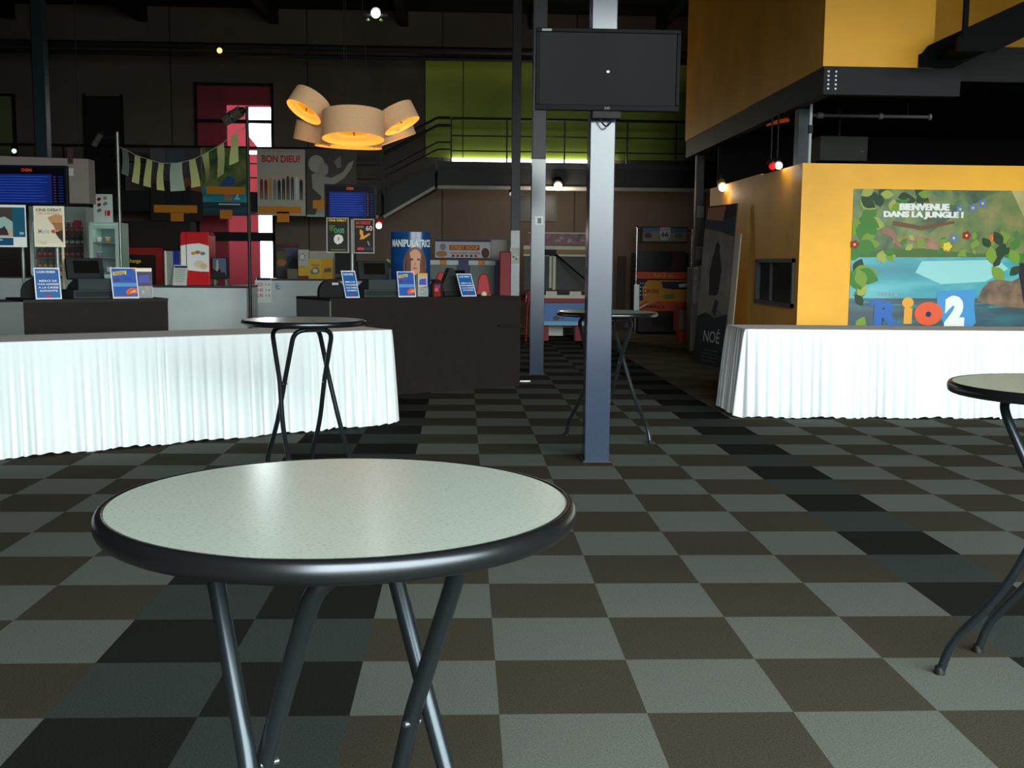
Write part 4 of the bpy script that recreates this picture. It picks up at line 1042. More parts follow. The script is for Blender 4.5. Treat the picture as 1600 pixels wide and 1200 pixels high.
# ------------------------------------------------------------------ drum pendant cluster
yD = 8.2
qc = WY(553, 200, yD)
t = thing('pendant_lamp', 'cluster of glowing cream drum shades hanging from the roof', 'lamp', (qc.x, yD, qc.z))
fab = M('lampshade_fabric', 'd2a67c', .8, emit=.12, noise=.06, scale=60)
glow = M('lampshade_inside', 'ffb24a', .7, emit=.85); disc = M('lamp_diffuser', 'f9a01c', .6, emit=.75)
def drum(px, py, dy, r, h, tx, ty, core=.55):
    p = WY(px, py, yD + dy); c = Vector((p.x - qc.x, dy, p.z - qc.z))
    T = Matrix.Translation(c) @ Matrix.Rotation(ty, 4, 'Y') @ Matrix.Rotation(tx, 4, 'X')
    b = MB(); b.T = T
    b.lathe([(r, -h / 2), (r, h / 2)], fab, 48); b.v, b.f = b.v, [f for f in b.f if len(f) == 4]; b.mi = b.mi[:len(b.f)]; b.sm = b.sm[:len(b.f)]
    sh = b.build('lamp_shade', t)
    b = MB(); b.T = T; n = 48
    r0, r1 = r - .006, r * core
    b.lathe([(r - .002, -h / 2), (r0, -h / 2)], glow, n); b.lathe([(r0, -h / 2), (r0, -h * .32)], glow, n)
    b.f = [f for f in b.f if len(f) == 4]; b.mi = b.mi[:len(b.f)]; b.sm = b.sm[:len(b.f)]
    an = [(math.cos(2 * PI * k / n), math.sin(2 * PI * k / n)) for k in range(n)]
    b.add([(r0 * x, r0 * y, -h * .32) for x, y in an] + [(r1 * x, r1 * y, -h * .32) for x, y in an], [(k, n + k, n + (k + 1) % n, (k + 1) % n) for k in range(n)], glow)
    b.build('shade_lining', sh)
    b = MB(); b.T = T
    b.add([(r1 * x, r1 * y, -h * .2) for x, y in an], [tuple(range(n - 1, -1, -1))], disc)
    b.lathe([(r1, -h * .32), (r1, -h * .2)], glow, n); b.f = [f for f in b.f if len(f) in (4, n)][:n + 1]; b.mi = b.mi[:len(b.f)]; b.sm = b.sm[:len(b.f)]
    b.build('diffuser', sh)
    b = MB(); b.T = T; b.tube([(0, 0, -h * .2), (.012, .01, -h * .36)], .006, brn, 8); b.build('finial', sh)
    b = MB(); b.T = T; b.add([((r - .004) * x, (r - .004) * y, h / 2 - .01) for x, y in an], [tuple(range(n))], fab); b.build('shade_top', sh)
drum(552, 197, -.32, .315, .27, R(-7), R(0))
drum(482, 164, -.14, .2, .19, R(-18), R(30))
drum(622, 184, -.1, .2, .19, R(-6), R(-27))
drum(490, 208, .28, .2, .2, R(4), R(12))
drum(612, 206, .3, .24, .2, R(6), R(-20))
drum(545, 211, .34, .36, .26, R(2), R(2))
hz = HC - qc.z
for i in range(3):
    a = 2 * PI * i / 3; MB().tube([(.16 * math.cos(a), .16 * math.sin(a), .12), (-.1 + .03 * math.cos(a), .03 * math.sin(a), hz)], .005, black, 6).build('suspension_cable', t)
MB().tube([(-.36, -.02, .1), (0, 0, .1), (.36, -.02, .1)], .012, black, 8).tube([(0, -.35, .1), (0, 0, .1), (0, .35, .05)], .012, black, 8).build('lamp_frame', t)
MB().lathe([(0, 0), (.09, 0), (.09, .04), (0, .04)], black, 20, (-.1, 0, hz - .04)).build('ceiling_rose', t)

# ------------------------------------------------------------------ small lit lamps
def lamp(name, label, px, py, y, r, col, e, parts=(), top=None, body=None):
    q = WY(px, py, y); t = thing(name, label, 'lamp', (q.x, y, q.z))
    MB().lathe([(0, -r)] + [(r * math.sin(PI * k / 8), -r * math.cos(PI * k / 8)) for k in range(1, 8)] + [(0, r)], M(name + col, col, .4, emit=e), 14).build('bulb', t)
    b = MB().tube([(0, r * .8, r * .6), (0, r * 1.8, r * 1.6)], r * 1.1, body or black, 14); b.build('housing', t)
    if top: MB().tube([(0, r * 1.8, r * 1.6), (0, r * 1.8, top - q.z)], .012, black, 8).build('stem', t)
    return t, q
tt, q = lamp('ceiling_spot', 'bright white ceiling spotlight with green glints above the pendant', 587, 21, 15.5, .075, 'ffffff', 30, top=HC)
for sx_ in (-.13, .09): MB().lathe([(0, -.02), (.035, 0), (0, .03)], M('green_glint', '5a9a3a', .3, emit=.6), 10).build('green_glint', tt, loc=(sx_, 0, -.11))  # glowing bits shaped as the green glints around the bulb
MB().tube([(-.2, .06, -.02), (.2, .06, -.02)], .03, black, 8).build('yoke', tt)
lamp('ceiling_spot', 'tiny orange spotlight under the roof pipe', 343, 79, 20.5, .055, 'ffb050', 5, top=5.82)
lamp('wall_lamp', 'bright oval lamp on the walkway pipe above the arcade', 872, 291, 20.2, .09, 'ffd9b0', 8, top=3.16)
lamp('wall_lamp', 'white spotlight with red collar beside the blue standee', 592, 353, 19.5, .06, 'fff0ea', 9, top=2.5, body=M('red_collar', 'c41a1a', .4))
lamp('wall_lamp', 'white bulb beside a red bulb above the yellow room', 1217, 259, 10.3, .045, 'fffaf0', 9, top=3.42)
lamp('red_bulb', 'small red bulb above the yellow room wall', 1207, 260, 10.3, .045, 'd01818', 1.0, top=3.42)
lamp('wall_lamp', 'warm white spotlight at the far top of the yellow wall', 1129, 293, 13.4, .06, 'ffe4c4', 8, body=M('housing_grey', '6a5a3a', .5), top=2.9)
lamp('wall_lamp', 'small faintly glowing pale spotlight under the walkway beside the charcoal column', 799, 303, 20.0, .045, 'd0d4d0', .6, top=3.16)  # bulb carries a faint emission

# ------------------------------------------------------------------ jungle film poster on the yellow wall
s = Board((0, ya - .008, 0), 0, 1329, 297, 1660, 540, .006)
s.mb.box(-s.w / 2, 0, 0, s.w / 2, .006, s.h, jungle)
x0, x1, y0, y1 = 1329, 1664, 297, 545
leafs = {k: M('leaf_' + k, c, .5) for k, c in dict(a='3f7a2c', b='76962f', c='1f3c1a', d='a1a850').items()}
hill = ramp_material('meadow_print', 'noise', [(.3, '35521c'), (.5, '62752e'), (.7, '94824a')], scale=3.5, rough=.45, detail=6)
mist = ramp_material('mist_print', 'noise', [(.3, '8e8a52'), (.6, 'bdae72')], scale=2, rough=.45)
s.ppg([(1325, 395), (1420, 388), (1520, 390), (1664, 396), (1664, 420), (1520, 410), (1420, 408), (1325, 402)], M('grass_bank', '4a6a2a', .5), 1)
s.ppg([(1425, 385), (1500, 330), (1560, 300), (1664, 297), (1664, 400), (1560, 398), (1470, 392)], hill, 1).ppg([(1580, 297), (1664, 297), (1664, 345), (1600, 340)], mist, 1.5)
s.ppg([(1310, 402), (1664, 402), (1664, 470), (1310, 470)], water, 2).ppg([(1440, 408), (1560, 406), (1575, 420), (1540, 440), (1470, 444), (1430, 426)], M('water_glint', '93cfcd', .4), 2.3).ppg([(1310, 466), (1664, 466), (1664, 545), (1310, 545)], deep, 3)
for i in range(7): s.ppg([(1345 + 40 * i, 470 + 4 * (i % 3)), (1400 + 40 * i, 472 + 5 * (i % 2)), (1345 + 40 * i, 474 + 4 * (i % 3))], M('ripple', '2a7c86', .4), 3.3)
bark = ramp_material('branch_print', 'noise', [(.3, '6a4630'), (.7, 'a5785a')], scale=8, rough=.5)
s.ppg([(1395, 372), (1420, 367), (1450, 372), (1480, 386), (1484, 395), (1450, 388), (1425, 377), (1395, 380)], bark, 3)
s.ppg([(1395, 345), (1440, 353), (1490, 345), (1492, 349), (1440, 360), (1395, 352)], M('bark_dark', '6d4c36', .5), 3).ppg([(1440, 300), (1452, 312), (1455, 345), (1448, 345), (1446, 315), (1430, 303)], M('bark_dark', '6d4c36', .5), 3)
s.ppg([(1378, 354), (1395, 358), (1407, 380), (1409, 388), (1402, 384), (1392, 370), (1378, 364)], M('bark_pink', '9a6a58', .5), 3.2)
rnd = random.Random(12)
def leaf(cx, cy, L, a, k, lay):
    pts = []
    for i in range(7):
        t = i / 6; w_ = .32 * math.sin(PI * t) * L; pts.append((t * L, -w_))
    for i in range(5, 0, -1):
        t = i / 6; w_ = .32 * math.sin(PI * t) * L; pts.append((t * L, w_))
    s.ppg([(max(1329 - (cy + x * math.sin(a) + y * math.cos(a) - 297) * .035, cx + x * math.cos(a) - y * math.sin(a)), cy + x * math.sin(a) + y * math.cos(a)) for x, y in pts], leafs[k], lay)
for cx, cy, n, L in ((1345, 345, 7, 34), (1340, 378, 6, 30), (1335, 425, 7, 38), (1335, 460, 4, 26), (1345, 310, 8, 28), (1400, 312, 7, 26), (1370, 305, 6, 24), (1430, 306, 5, 22), (1380, 395, 5, 22), (1335, 520, 5, 24)):
    for i in range(n):
        leaf(cx + rnd.uniform(-4, 6), cy + rnd.uniform(-5, 5), L * rnd.uniform(.7, 1.1), rnd.uniform(-1.2, 2.0), 'c' if cy < 320 and i % 2 else rnd.choice('aabcd'), 4 + .15 * i)
for i in range(26):
    cx = rnd.uniform(1400, 1600); cy = rnd.uniform(372, 402); leaf(cx, cy, rnd.uniform(8, 16), rnd.uniform(-2.6, -.5), rnd.choice('abdb'), 2.5 + .02 * i)
for cx, cy, c_ in ((1510, 368, redd), (1552, 372, M('fire', 'e2602a', .5)), (1335, 382, redd), (1490, 372, M('blossom_blue', '5a78a8', .5)), (1520, 325, M('blossom_blue', '5a78a8', .5)), (1500, 327, M('blossom_blue', '5a78a8', .5)), (1535, 318, M('blossom_blue', '5a78a8', .5)), (1480, 385, ylw)):
    for k in range(5): s.pel(cx + 4.2 * math.cos(k * 1.257), cy + 4.2 * math.sin(k * 1.257), 3, 3, c_, 4.2 + .02 * k)
    s.pel(cx, cy, 2, 2, ylw, 4.5)
rk = ramp_material('rock_print', 'noise', [(.3, '3a2a20'), (.7, '8a6a4e')], scale=5, rough=.5)
s.ppg([(1526, 470), (1534, 452), (1545, 440), (1560, 436), (1580, 440), (1620, 420), (1664, 410), (1664, 490), (1600, 482), (1556, 478)], rk, 4).ppg([(1590, 420), (1610, 370), (1625, 330), (1664, 320), (1664, 540), (1610, 540), (1600, 480)], M('shade_print', '16191a', .5), 4.3)
for i in range(16):
    leaf(1545 + rnd.uniform(0, 60), 440 + rnd.uniform(-60, 0), rnd.uniform(16, 30), rnd.uniform(-2.6, -.6), rnd.choice('cacb'), 4.6 + .03 * i)
for dx in (-.5, 0, .5): s.ptx('BIENVENUE', 1405 + dx, 318.6, 1483 + dx, 328.6, white, 6, .05).ptx('DANS LA JUNGLE !', 1380 + dx, 331, 1505 + dx, 342, white, 6, .05)
for i, w_ in enumerate((5, 3, 4, 3, 5)): s.prc(1372 + 6 * i, 458, 1372 + 6 * i + w_, 463 - (i % 2), M('dim_white', '8fa0a4', .5), 6)
logo_b = M('logo_blue', '2a62b0', .45)
s.ppg([(1494, 463), (1520, 461), (1524, 505), (1518, 510), (1505, 512), (1483, 512), (1484, 480)], M('logo_sky', '3f8ec8', .45), 6).ppg([(1464, 455), (1524, 453), (1518, 511), (1476, 511), (1463, 480)], M('logo_sky', '3f8ec8', .45), 6)
s.ptx('R', 1364, 470, 1408, 511, logo_b, 7, .07).ppg([(1358, 471), (1376, 466), (1376, 476), (1360, 477)], logo_b, 7)
s.prc(1411, 481, 1425, 506, M('logo_gold', 'e3a02f', .45), 7).pel(1418, 473, 9, 8.5, M('logo_gold', 'e3a02f', .45), 7)
s.pel(1450, 490, 22, 18.5, M('logo_orange', 'e2562a', .45), 7).pel(1450, 491, 4.5, 4.5, bluedk, 7.5)
s.ptx('2', 1474, 462, 1508, 511, white, 8, .09)
s.solo('wall_poster', 'large jungle and lagoon film poster on the yellow wall', 'poster')

# ------------------------------------------------------------------ leaning boards by the yellow wall
BL = WZ(1083, 566); BR = WZ(1125, 575); TRr = WX(1165, 318, XL - .06)
base = (BR - BL); ex_ = base.normalized(); Wd = 1.0
BRr = BL + ex_ * Wd
upv = TRr - BRr; Hh = upv.length
def lean_board(name, label, cat, O, ex, uz, w_, h_, th_, fn):
    ez = (uz - ex * uz.dot(ex)).normalized(); ey = ez.cross(ex)
    M4 = Matrix.Identity(4)
    for i in range(3): M4[i][0] = ex[i]; M4[i][1] = ey[i]; M4[i][2] = ez[i]; M4[i][3] = O[i]
    b = MB(); fn(b, w_, h_, th_)
    o = b.build(name); o.matrix_world = M4
    return tag(o, label, cat)
dusk = ramp_material('storm_print', 'noise', [(.3, '191a18'), (.5, '3a322a'), (.72, '6a5a4c')], scale=2.2, rough=.4, detail=6)
def art_noe(b, w_, h_, t_):
    b.box(0, 0, 0, w_, t_, h_, M('board_edge', '4a4540', .6, spec=.06)); y = -.002
    b.flat([(0, 0), (w_, 0), (w_, h_), (0, h_)], M('poster_night', '12181c', .4, spec=.06), y * .5)
    b.flat([(0, h_ * .3), (w_, h_ * .3), (w_, h_ * .86), (0, h_ * .9)], dusk, y)
    b.flat([(w_ * .04, h_ * .9), (w_ * .6, h_ * .88), (w_ * .66, h_ * .99), (w_ * .06, h_ * .99)], M('dusk_peach', '9a6a50', .5, spec=.06), y)
    b.flat([(0, h_ * .86), (w_ * .5, h_ * .84), (w_, h_ * .8), (w_, h_ * .93), (w_ * .6, h_ * .9), (0, h_ * .92)], M('poster_bluegrey', '2c3a40', .5, spec=.06), y * 1.5)
    b.flat([(w_ * .35, h_ * .44), (w_ * .65, h_ * .44), (w_ * .7, h_ * .6), (w_ * .62, h_ * .68), (w_ * .58, h_ * .71), (w_ * .58, h_ * .75), (w_ * .5, h_ * .775), (w_ * .42, h_ * .75), (w_ * .42, h_ * .71), (w_ * .37, h_ * .68), (w_ * .3, h_ * .58)], M('figure_brown', '2c2420', .5, spec=.06), y * 2)
    b.flat([(0, h_ * .3), (w_ * .3, h_ * .32), (w_ * .6, h_ * .36), (w_, h_ * .32), (w_, h_ * .4), (w_ * .75, h_ * .46), (w_ * .4, h_ * .42), (w_ * .1, h_ * .5), (0, h_ * .46)], M('spray_pale', '6e6a60', .5, spec=.06), y * 2.2)
    b.flat([(w_ * .5, h_ * .34), (w_ * .62, h_ * .31), (w_ * .7, h_ * .4), (w_ * .58, h_ * .42)], M('poster_night', '12181c', .4, spec=.06), y * 2.6)
    b.flat([(0, h_ * .2), (w_, h_ * .22), (w_, h_ * .33), (w_ * .6, h_ * .3), (w_ * .3, h_ * .33), (0, h_ * .3)], M('poster_night', '12181c', .4, spec=.06), y * 2.8)
    lt = M('letter_grey', 'a9a9a2', .5)
    b.text('NOÉ', w_ * .3, h_ * .145, w_ * .84, h_ * .235, lt, y * 3.2, .005)
    for i in range(4): b.text('LE 9 AVRIL AU CINEMA'[0:20 - 3 * i], w_ * .32, h_ * (.09 - .022 * i), w_ * .8, h_ * (.1 - .022 * i), M('letter_dim', '55595a', .5), y * 3.2, .01)
lean_board('leaning_poster', 'tall dark film poster board leaning on the yellow wall', 'poster board', BL, ex_, upv, Wd, Hh, .02, art_noe)
ez_ = (upv - ex_ * upv.dot(ex_)).normalized(); ey_ = ez_.cross(ex_)
O2 = BL + ex_ * -.05 + ey_ * .03; up2 = upv
lean_board('leaning_board', 'plain white board leaning behind the dark poster board', 'board', O2, ex_, up2, 1.19, 1.95, .02, lambda b, w_, h_, t_: b.box(0, 0, 0, w_, t_, h_, M('board_white', 'b9ada0', .7)))

# ------------------------------------------------------------------ arcade corner
yR = 19.8
q0 = WY(990, 355, yR); q1 = WY(1083, 522, yR); hw = (q1.x - q0.x) / 2; H = q0.z
t = thing('racing_arcade_machine', 'large racing arcade machine with orange flag panel and chrome poles', 'arcade machine', ((q0.x + q1.x) / 2, yR, 0))
def zz(py): return WY(1035, py, yR).z
def xx(px): return WY(px, 440, yR).x - (q0.x + q1.x) / 2
cab = M('cabinet_black', '15130f', .5)
MB().box(xx(998), 0, .04, xx(1064), .9, zz(486), cab).box(xx(995), .3, zz(486), xx(1080), .9, zz(395), cab).build('cabinet', t, .01)
MB().box(xx(1020), -.012, zz(511), xx(1045), 0, zz(494), M('speaker_grille', '23211d', .7)).build('speaker', t)
MB().box(xx(993), .05, zz(436), xx(1074), .12, zz(425), M('panel_orange', 'd24a1c', .45)).text('RACE 66', xx(1022), zz(433), xx(1052), zz(427), M('letter_lime', 'b9a83a', .5), .048, .02).build('dash_panel', t)
b = MB(); b.box(xx(998), .0, zz(486), xx(1073), .05, zz(438), M('panel_gold', 'd28a1e', .45))
y = -.003
b.flat([(xx(998), zz(486)), (xx(1073), zz(486)), (xx(1073), zz(472)), (xx(1030), zz(470)), (xx(998), zz(482))], M('panel_orange', 'd24a1c', .45), y)
b.flat([(xx(998), zz(470)), (xx(1006), zz(470)), (xx(1004), zz(450)), (xx(1012), zz(438)), (xx(998), zz(438))], M('flag_blue', '1f2440', .5), y)
for i in range(3):
    for j in range(4): b.ell(xx(1001 + 4 * i), zz(443 + 6 * j), .012, .012, white, y * 1.5, 6)
for i in range(3): b.flat([(xx(998), zz(478 + 4 * i)), (xx(1012), zz(470 + 4 * i)), (xx(1012), zz(472 + 4 * i)), (xx(998), zz(480 + 4 * i))], offwhite if i % 2 else redd, y * 1.6)
b.flat([(xx(1033), zz(440)), (xx(1073), zz(440)), (xx(1073), zz(452)), (xx(1052), zz(452)), (xx(1036), zz(450))], M('flag_blue', '1f2440', .5), y * 1.2); b.flat([(xx(1060), zz(444)), (xx(1073), zz(442)), (xx(1073), zz(448)), (xx(1062), zz(449))], offwhite, y * 1.5)
b.flat([(xx(1036), zz(462)), (xx(1054), zz(458)), (xx(1054), zz(466)), (xx(1040), zz(468))], M('letter_olive', '6b7a3a', .5), y * 1.6)
b.text('CRUISE', xx(1006), zz(458), xx(1030), zz(452), redd, y * 2, .03); b.text('AMERICA', xx(1010), zz(482), xx(1040), zz(477), M('ink', '1b1512', .4), y * 2, .03)
b.build('flag_panel', t)
MB().box(xx(996), .2, zz(424), xx(1052), .28, zz(392), M('arcade_screen', '050505', .3)).box(xx(1052), .2, zz(424), xx(1073), .3, zz(392), M('panel_maroon', '3a1410', .5)).build('screen', t)
b = MB(); b.box(xx(1003), .1, zz(379), xx(1074), .5, zz(354), cab); b.flat([(xx(1004), zz(377)), (xx(1073), zz(377)), (xx(1073), zz(356)), (xx(1004), zz(356))], M('sign_sand', '8a7a68', .5), .098)
b.flat([(xx(1004), zz(364)), (xx(1022), zz(361)), (xx(1045), zz(364)), (xx(1073), zz(362)), (xx(1073), zz(356)), (xx(1004), zz(356))], M('sign_sky', '3a6a8a', .5), .096)
b.ell(xx(1012), zz(368), .08, .06, M('rock_sign', '4a3428', .5), .095); b.ell(xx(1060), zz(368), .1, .05, M('scrub', '5a6440', .5), .095)
b.flat([(xx(1031), zz(355)), (xx(1046), zz(355)), (xx(1047), zz(364)), (xx(1044), zz(374)), (xx(1038.5), zz(376)), (xx(1033), zz(374)), (xx(1030), zz(364))], M('shield', 'b9b4aa', .5), .094); b.text('66', xx(1033), zz(370), xx(1044), zz(362), M('ink', '1b1512', .4), .092, .03); b.text('ROUTE', xx(1033), zz(360), xx(1044), zz(357), M('ink', '1b1512', .4), .092, .01)
b.build('header_sign', t)
for px in (994, 1080): MB().tube([(xx(px), .02, .02), (xx(px), .02, zz(357))], .02, chrome, 10).lathe([(0, 0), (.03, 0), (.03, .03), (0, .05)], chrome, 10, (xx(px), .02, zz(357))).build('chrome_pole', t)
MB().box(xx(991), -.03, zz(486), xx(999), .02, zz(445), stainless).build('coin_door', t)
MB().tube([(xx(994), .02, zz(360)), (xx(994), .3, zz(360)), (xx(1005), .3, zz(360))], .015, chrome, 8).tube([(xx(1080), .02, zz(360)), (xx(1080), .3, zz(360)), (xx(1073), .3, zz(360))], .015, chrome, 8).build('top_bar', t)

# air hockey table
yH = 17.4
def hx(px): return WY(px, 440, yH).x
def hz_(py): return WY(870, py, yH).z
c_ = hx(870); t = thing('air_hockey_table', 'red and blue games table with white overhead rail between the columns', 'games table', (c_, yH, 0))
L_, R_ = hx(822) - c_, hx(930) - c_
bl_ = M('game_blue', '2f6ab0', .4)
MB().prism([(L_ + .2, hz_(503)), (R_ - .25, hz_(503)), (R_ - .15, hz_(473)), (L_ + .25, hz_(473))], bl_, 'y', 0, .1).box(L_ + .15, .1, hz_(503), R_ - .2, 1.9, hz_(473), M('game_navy', '1c2a4a', .5)).build('body', t, .006)
MB().ell(0 + .0, hz_(497), .06, .045, M('ink', '1b1512', .4), -.004).text('PUCK', hx(874) - c_, hz_(499), hx(882) - c_, hz_(495), M('ink', '1b1512', .4), -.005).build('emblem', t)
MB().box(L_ + .1, -.06, hz_(508), R_ - .1, 0, hz_(502), M('pale_cyan', '6fb4cc', .4)).build('kick_rail', t)
MB().box(L_ - .02, -.05, hz_(473), R_ + .02, 2.0, hz_(466), redd).build('red_rail', t, .006)
b = MB(); wht = M('game_white', 'c9c4b4', .5)
b.box(L_, -.04, hz_(466), R_, .02, hz_(461), wht)
for a, c2 in ((853, 870), (890, 908)): b.box(hx(a) - c_, -.05, hz_(463), hx(c2) - c_, .12, hz_(455), wht)
b.build('score_rail', t)
MB().box(L_, .0, hz_(461), R_, 1.95, hz_(460), M('table_blue', '2a3046', .4)).build('playing_surface', t)
for x in (L_ + .3, R_ - .35): MB().box(x, .2, 0, x + .16, .5, hz_(503), redd).build('leg', t)
MB().box(L_ + .2, .9, .05, L_ + .8, 1.2, hz_(508), offwhite).build('coin_box', t)
MB().box(L_, 1.0, hz_(389), R_ + .2, 1.06, hz_(383), wht).box(L_, 1.0, hz_(400), R_ + .2, 1.04, hz_(397), wht).box(L_, 1.02, hz_(397), R_ + .2, 1.05, hz_(389), M('rail_gold', '8a6a34', .5)).build('overhead_rail', t)
MB().box(-.07, 1.0, hz_(452), -.02, 1.05, hz_(398), wht).box(.0, 1.0, hz_(455), .06, 1.05, hz_(398), wht).build('post', t)
MB().box(L_ + .02, 1.05, hz_(455), R_ + .2, 1.08, hz_(400), M('back_panel', '33322e', .5)).build('back_panel', t)
hs = ramp_material('comic_print', 'noise', [(.3, '2a2026'), (.45, '6a4a58'), (.55, '8a2a2e'), (.7, '8c8c90')], scale=9, rough=.5, detail=3)
MB().box(L_ + .1, .98, hz_(381), R_ + .2, 1.06, hz_(363), hs).box(L_ + .1, .97, hz_(363), R_ + .2, 1.07, hz_(361), wht).build('header_sign', t)
MB().box(-.16, .9, hz_(398), .06, 1.0, hz_(389), black).build('score_box', t, .006)
MB().tube([(.04, .95, hz_(396)), (.78, .1, hz_(452)), (.8, .05, hz_(466))], .018, black, 8).build('support_arm', t)
for k, px in enumerate((822, 836)):
    MB().tube([(hx(px) - c_ - .0, -.12, .0), (hx(px) - c_ + .02, -.1, .5), (hx(px) - c_ + .05, -.1, hz_(458))], .02, redd, 8).build('red_frame', t)
MB().tube([(hx(822) - c_, -.12, hz_(460)), (hx(836) - c_ + .12, -.1, hz_(440))], .018, redd, 8).build('red_brace', t)

# two-lane arcade with lettered header
yG = 18.4
def gx(px): return WY(px, 430, yG).x
def gz(py): return WY(730, py, yG).z
c_ = gx(733); t = thing('twin_lane_arcade', 'twin-lane arcade game with red lettered white header behind the long desk', 'arcade machine', (c_, yG, 0))
frm_b = M('frame_blue', '2a2f5c', .45); gl = M('lane_grey', '6c7672', .5)
for a, c2 in ((672, 714), (734, 772)):
    MB().box(gx(a) - c_, 0, 0, gx(c2) - c_, .04, gz(412), gl).build('lane_board', t)
    b = MB().box(gx(a - 2) - c_, -.03, gz(414), gx(c2 + 2) - c_, .06, gz(407), M('bar_white', 'c3c9cc', .4)); m_ = (a + c2) / 2
    b.box(gx(m_ - 6) - c_, -.035, gz(414), gx(m_ + 5) - c_, -.03, gz(407), orange); b.box(gx(a - 2) - c_, -.03, gz(407), gx(c2 + 2) - c_, .06, gz(405), frm_b); b.build('lamp_bar', t)
MB().box(gx(714) - c_, -.02, 0, gx(733) - c_, .08, gz(406), frm_b).box(gx(772) - c_, -.02, 0, gx(783) - c_, .08, gz(406), M('frame_violet', '3a2f58', .5)).build('frame_post', t)
b = MB().box(gx(680) - c_, -.04, gz(403), gx(766) - c_, .04, gz(375), M('header_white', 'b7b5b8', .5)); y = -.042
b.flat([(gx(680) - c_, gz(378)), (gx(766) - c_, gz(378)), (gx(766) - c_, gz(375)), (gx(680) - c_, gz(375))], bluedk, y - .001)
b.flat([(gx(702) - c_, gz(391)), (gx(749) - c_, gz(391)), (gx(749) - c_, gz(383)), (gx(702) - c_, gz(383))], M('letter_red', '8c2a26', .5), y)
b.text('STREET HOOP', gx(704) - c_, gz(390), gx(747) - c_, gz(384), M('gold_art', 'd79a3a', .6), y - .001, .03); b.text('CHALLENGE 2 PLAYERS', gx(704) - c_, gz(397), gx(750) - c_, gz(394), redd, y, .02)
b.ell(gx(692) - c_, gz(386), .06, .07, grey, y); b.ell(gx(690) - c_, gz(397), .11, .06, M('rust_art', 'a8744c', .6), y - .001); b.ell(gx(758) - c_, gz(395), .08, .1, brn, y)
for i in range(6): b.ell(gx(708 + 7 * i) - c_, gz(400), .03, .025, redd if i % 2 else bluedk, y)
b.build('header_sign', t)
MB().box(gx(767) - c_, .0, gz(406), gx(795) - c_, .03, gz(374), M('clear_panel', '77695f', .3)).build('side_glass', t)
q = WY(789, 430, 17.6)
t = tag(MB().box(-.11, 0, 0, .11, .12, WY(789, 393, 17.6).z, M('post_red', '9c2028', .45)).build('padded_post', loc=(q.x, 17.45, 0), bevel=.02), 'flat red post beside the charcoal column', 'post')
def red_chair(px, pyt, y, label, w_):
    q = WY(px, pyt, y); H = q.z; sc_ = w_
    t = thing('moulded_chair', label, 'chair', (q.x, y, 0), 0, 'red moulded chairs')
    prf = [(-1, 0), (1, 0), (1, .35), (.74, .62), (.6, .86), (.3, 1), (-.3, 1), (-.6, .86), (-.74, .62), (-1, .35)]
    MB().prism([(x * sc_, H - .62 + z * .62) for x, z in prf], red, 'y', 0, .06).build('backrest', t, .015)
    MB().box(-sc_, -.4, H - .66, sc_, .06, H - .6, red).build('seat', t, .015)
    for x in (-sc_ * .8, sc_ * .8):
        for yy in (-.36, .02): MB().tube([(x, yy, 0), (x * .9, yy, H - .65)], .016, chrome, 8).build('leg', t)
red_chair(755.5, 428, 13.4, 'red moulded chair behind the blue sign at the desk end', .135)
red_chair(689, 425, 14.0, 'red moulded chair mostly hidden by the blue standee', .12)

# coin machine, stools and panel by the far wall
yc_ = 15.2
q0 = WY(1083, 418, yc_); q1 = WY(1094, 475, yc_)
t = thing('vending_dispenser', 'silver and blue capsule dispenser on a grey stand beside the dark poster board', 'dispenser', ((q0.x + q1.x) / 2, yc_, 0)); hw = (q1.x - q0.x) / 2
MB().box(-hw, .1, 0, hw * .9, .45, q1.z, M('stand_taupe', '6a665e', .6)).build('stand', t, .004)
b = MB().box(-hw, 0, q1.z, hw, .5, q0.z, M('dispenser_grey', '6d7272', .35, .3)); b.build('body', t, .006)
for i in range(4): MB().tube([(-hw * .2, -.03, q1.z + .1 + i * .17), (-hw * .2, 0, q1.z + .1 + i * .17)], .032, chrome, 12).build('knob', t)
MB().prism([(hw, q1.z - .02), (hw + .05, q1.z - .02), (hw + .07, (q0.z + q1.z) / 2), (hw + .05, q0.z + .02), (hw, q0.z + .02)], offwhite, 'y', -.02, .1).build('white_rim', t)
MB().box(hw + .05, .1, q1.z, hw + .14, .46, q0.z + .03, M('panel_petrol', '16304c', .4)).build('side_panel', t)
def stool(px0_, pyt, px1_, pyb, y, label):
    a = WY(px0_, pyt, y); b_ = WY(px1_, pyb, y); t = thing('arcade_stool', label, 'stool', ((a.x + b_.x) / 2, y, 0), 0, 'red arcade stools'); hw = (b_.x - a.x) / 2
    MB().box(-hw, 0, a.z - .5, hw, .35, a.z, M('stool_red', '7a1c1a', .5)).box(-hw * .7, -.003, a.z - .45, hw * .7, 0, a.z - .08, M('stool_print', '6b5a50', .6)).build('seat', t, .02)
    MB().prism([(-hw * .5, 0), (hw * .7, 0), (hw * .9, a.z - .5), (-hw * .8, a.z - .5)], M('stool_red2', 'a01c18', .5), 'y', .05, .3).build('base', t, .01)
stool(1058, 478, 1082, 545, 17.3, 'red patterned ride seat standing before the racing machine')
s = Board((0, 21.95, 0), 0, 800, 303, 870, 346, .06); s.z0 += 0
s.board(M('panel_frame', '5c5a54', .5)); s.rc(.04, .06, .95, .94, M('panel_dark', '1c2222', .35), 1)
s.solo('hanging_display', 'dark framed wall display under the upper walkway behind the slim columns', 'display')
s = Board((0, 21.0, 0), 0, 965, 400, 978, 500, .05); s.z0 = 0; s.h = WY(970, 400, 21).z; s.board(M('post_umber', '2a231e', .6)); s.solo('cardboard_panel', 'tall dark brown panel leaning near the racing machine', 'panel')
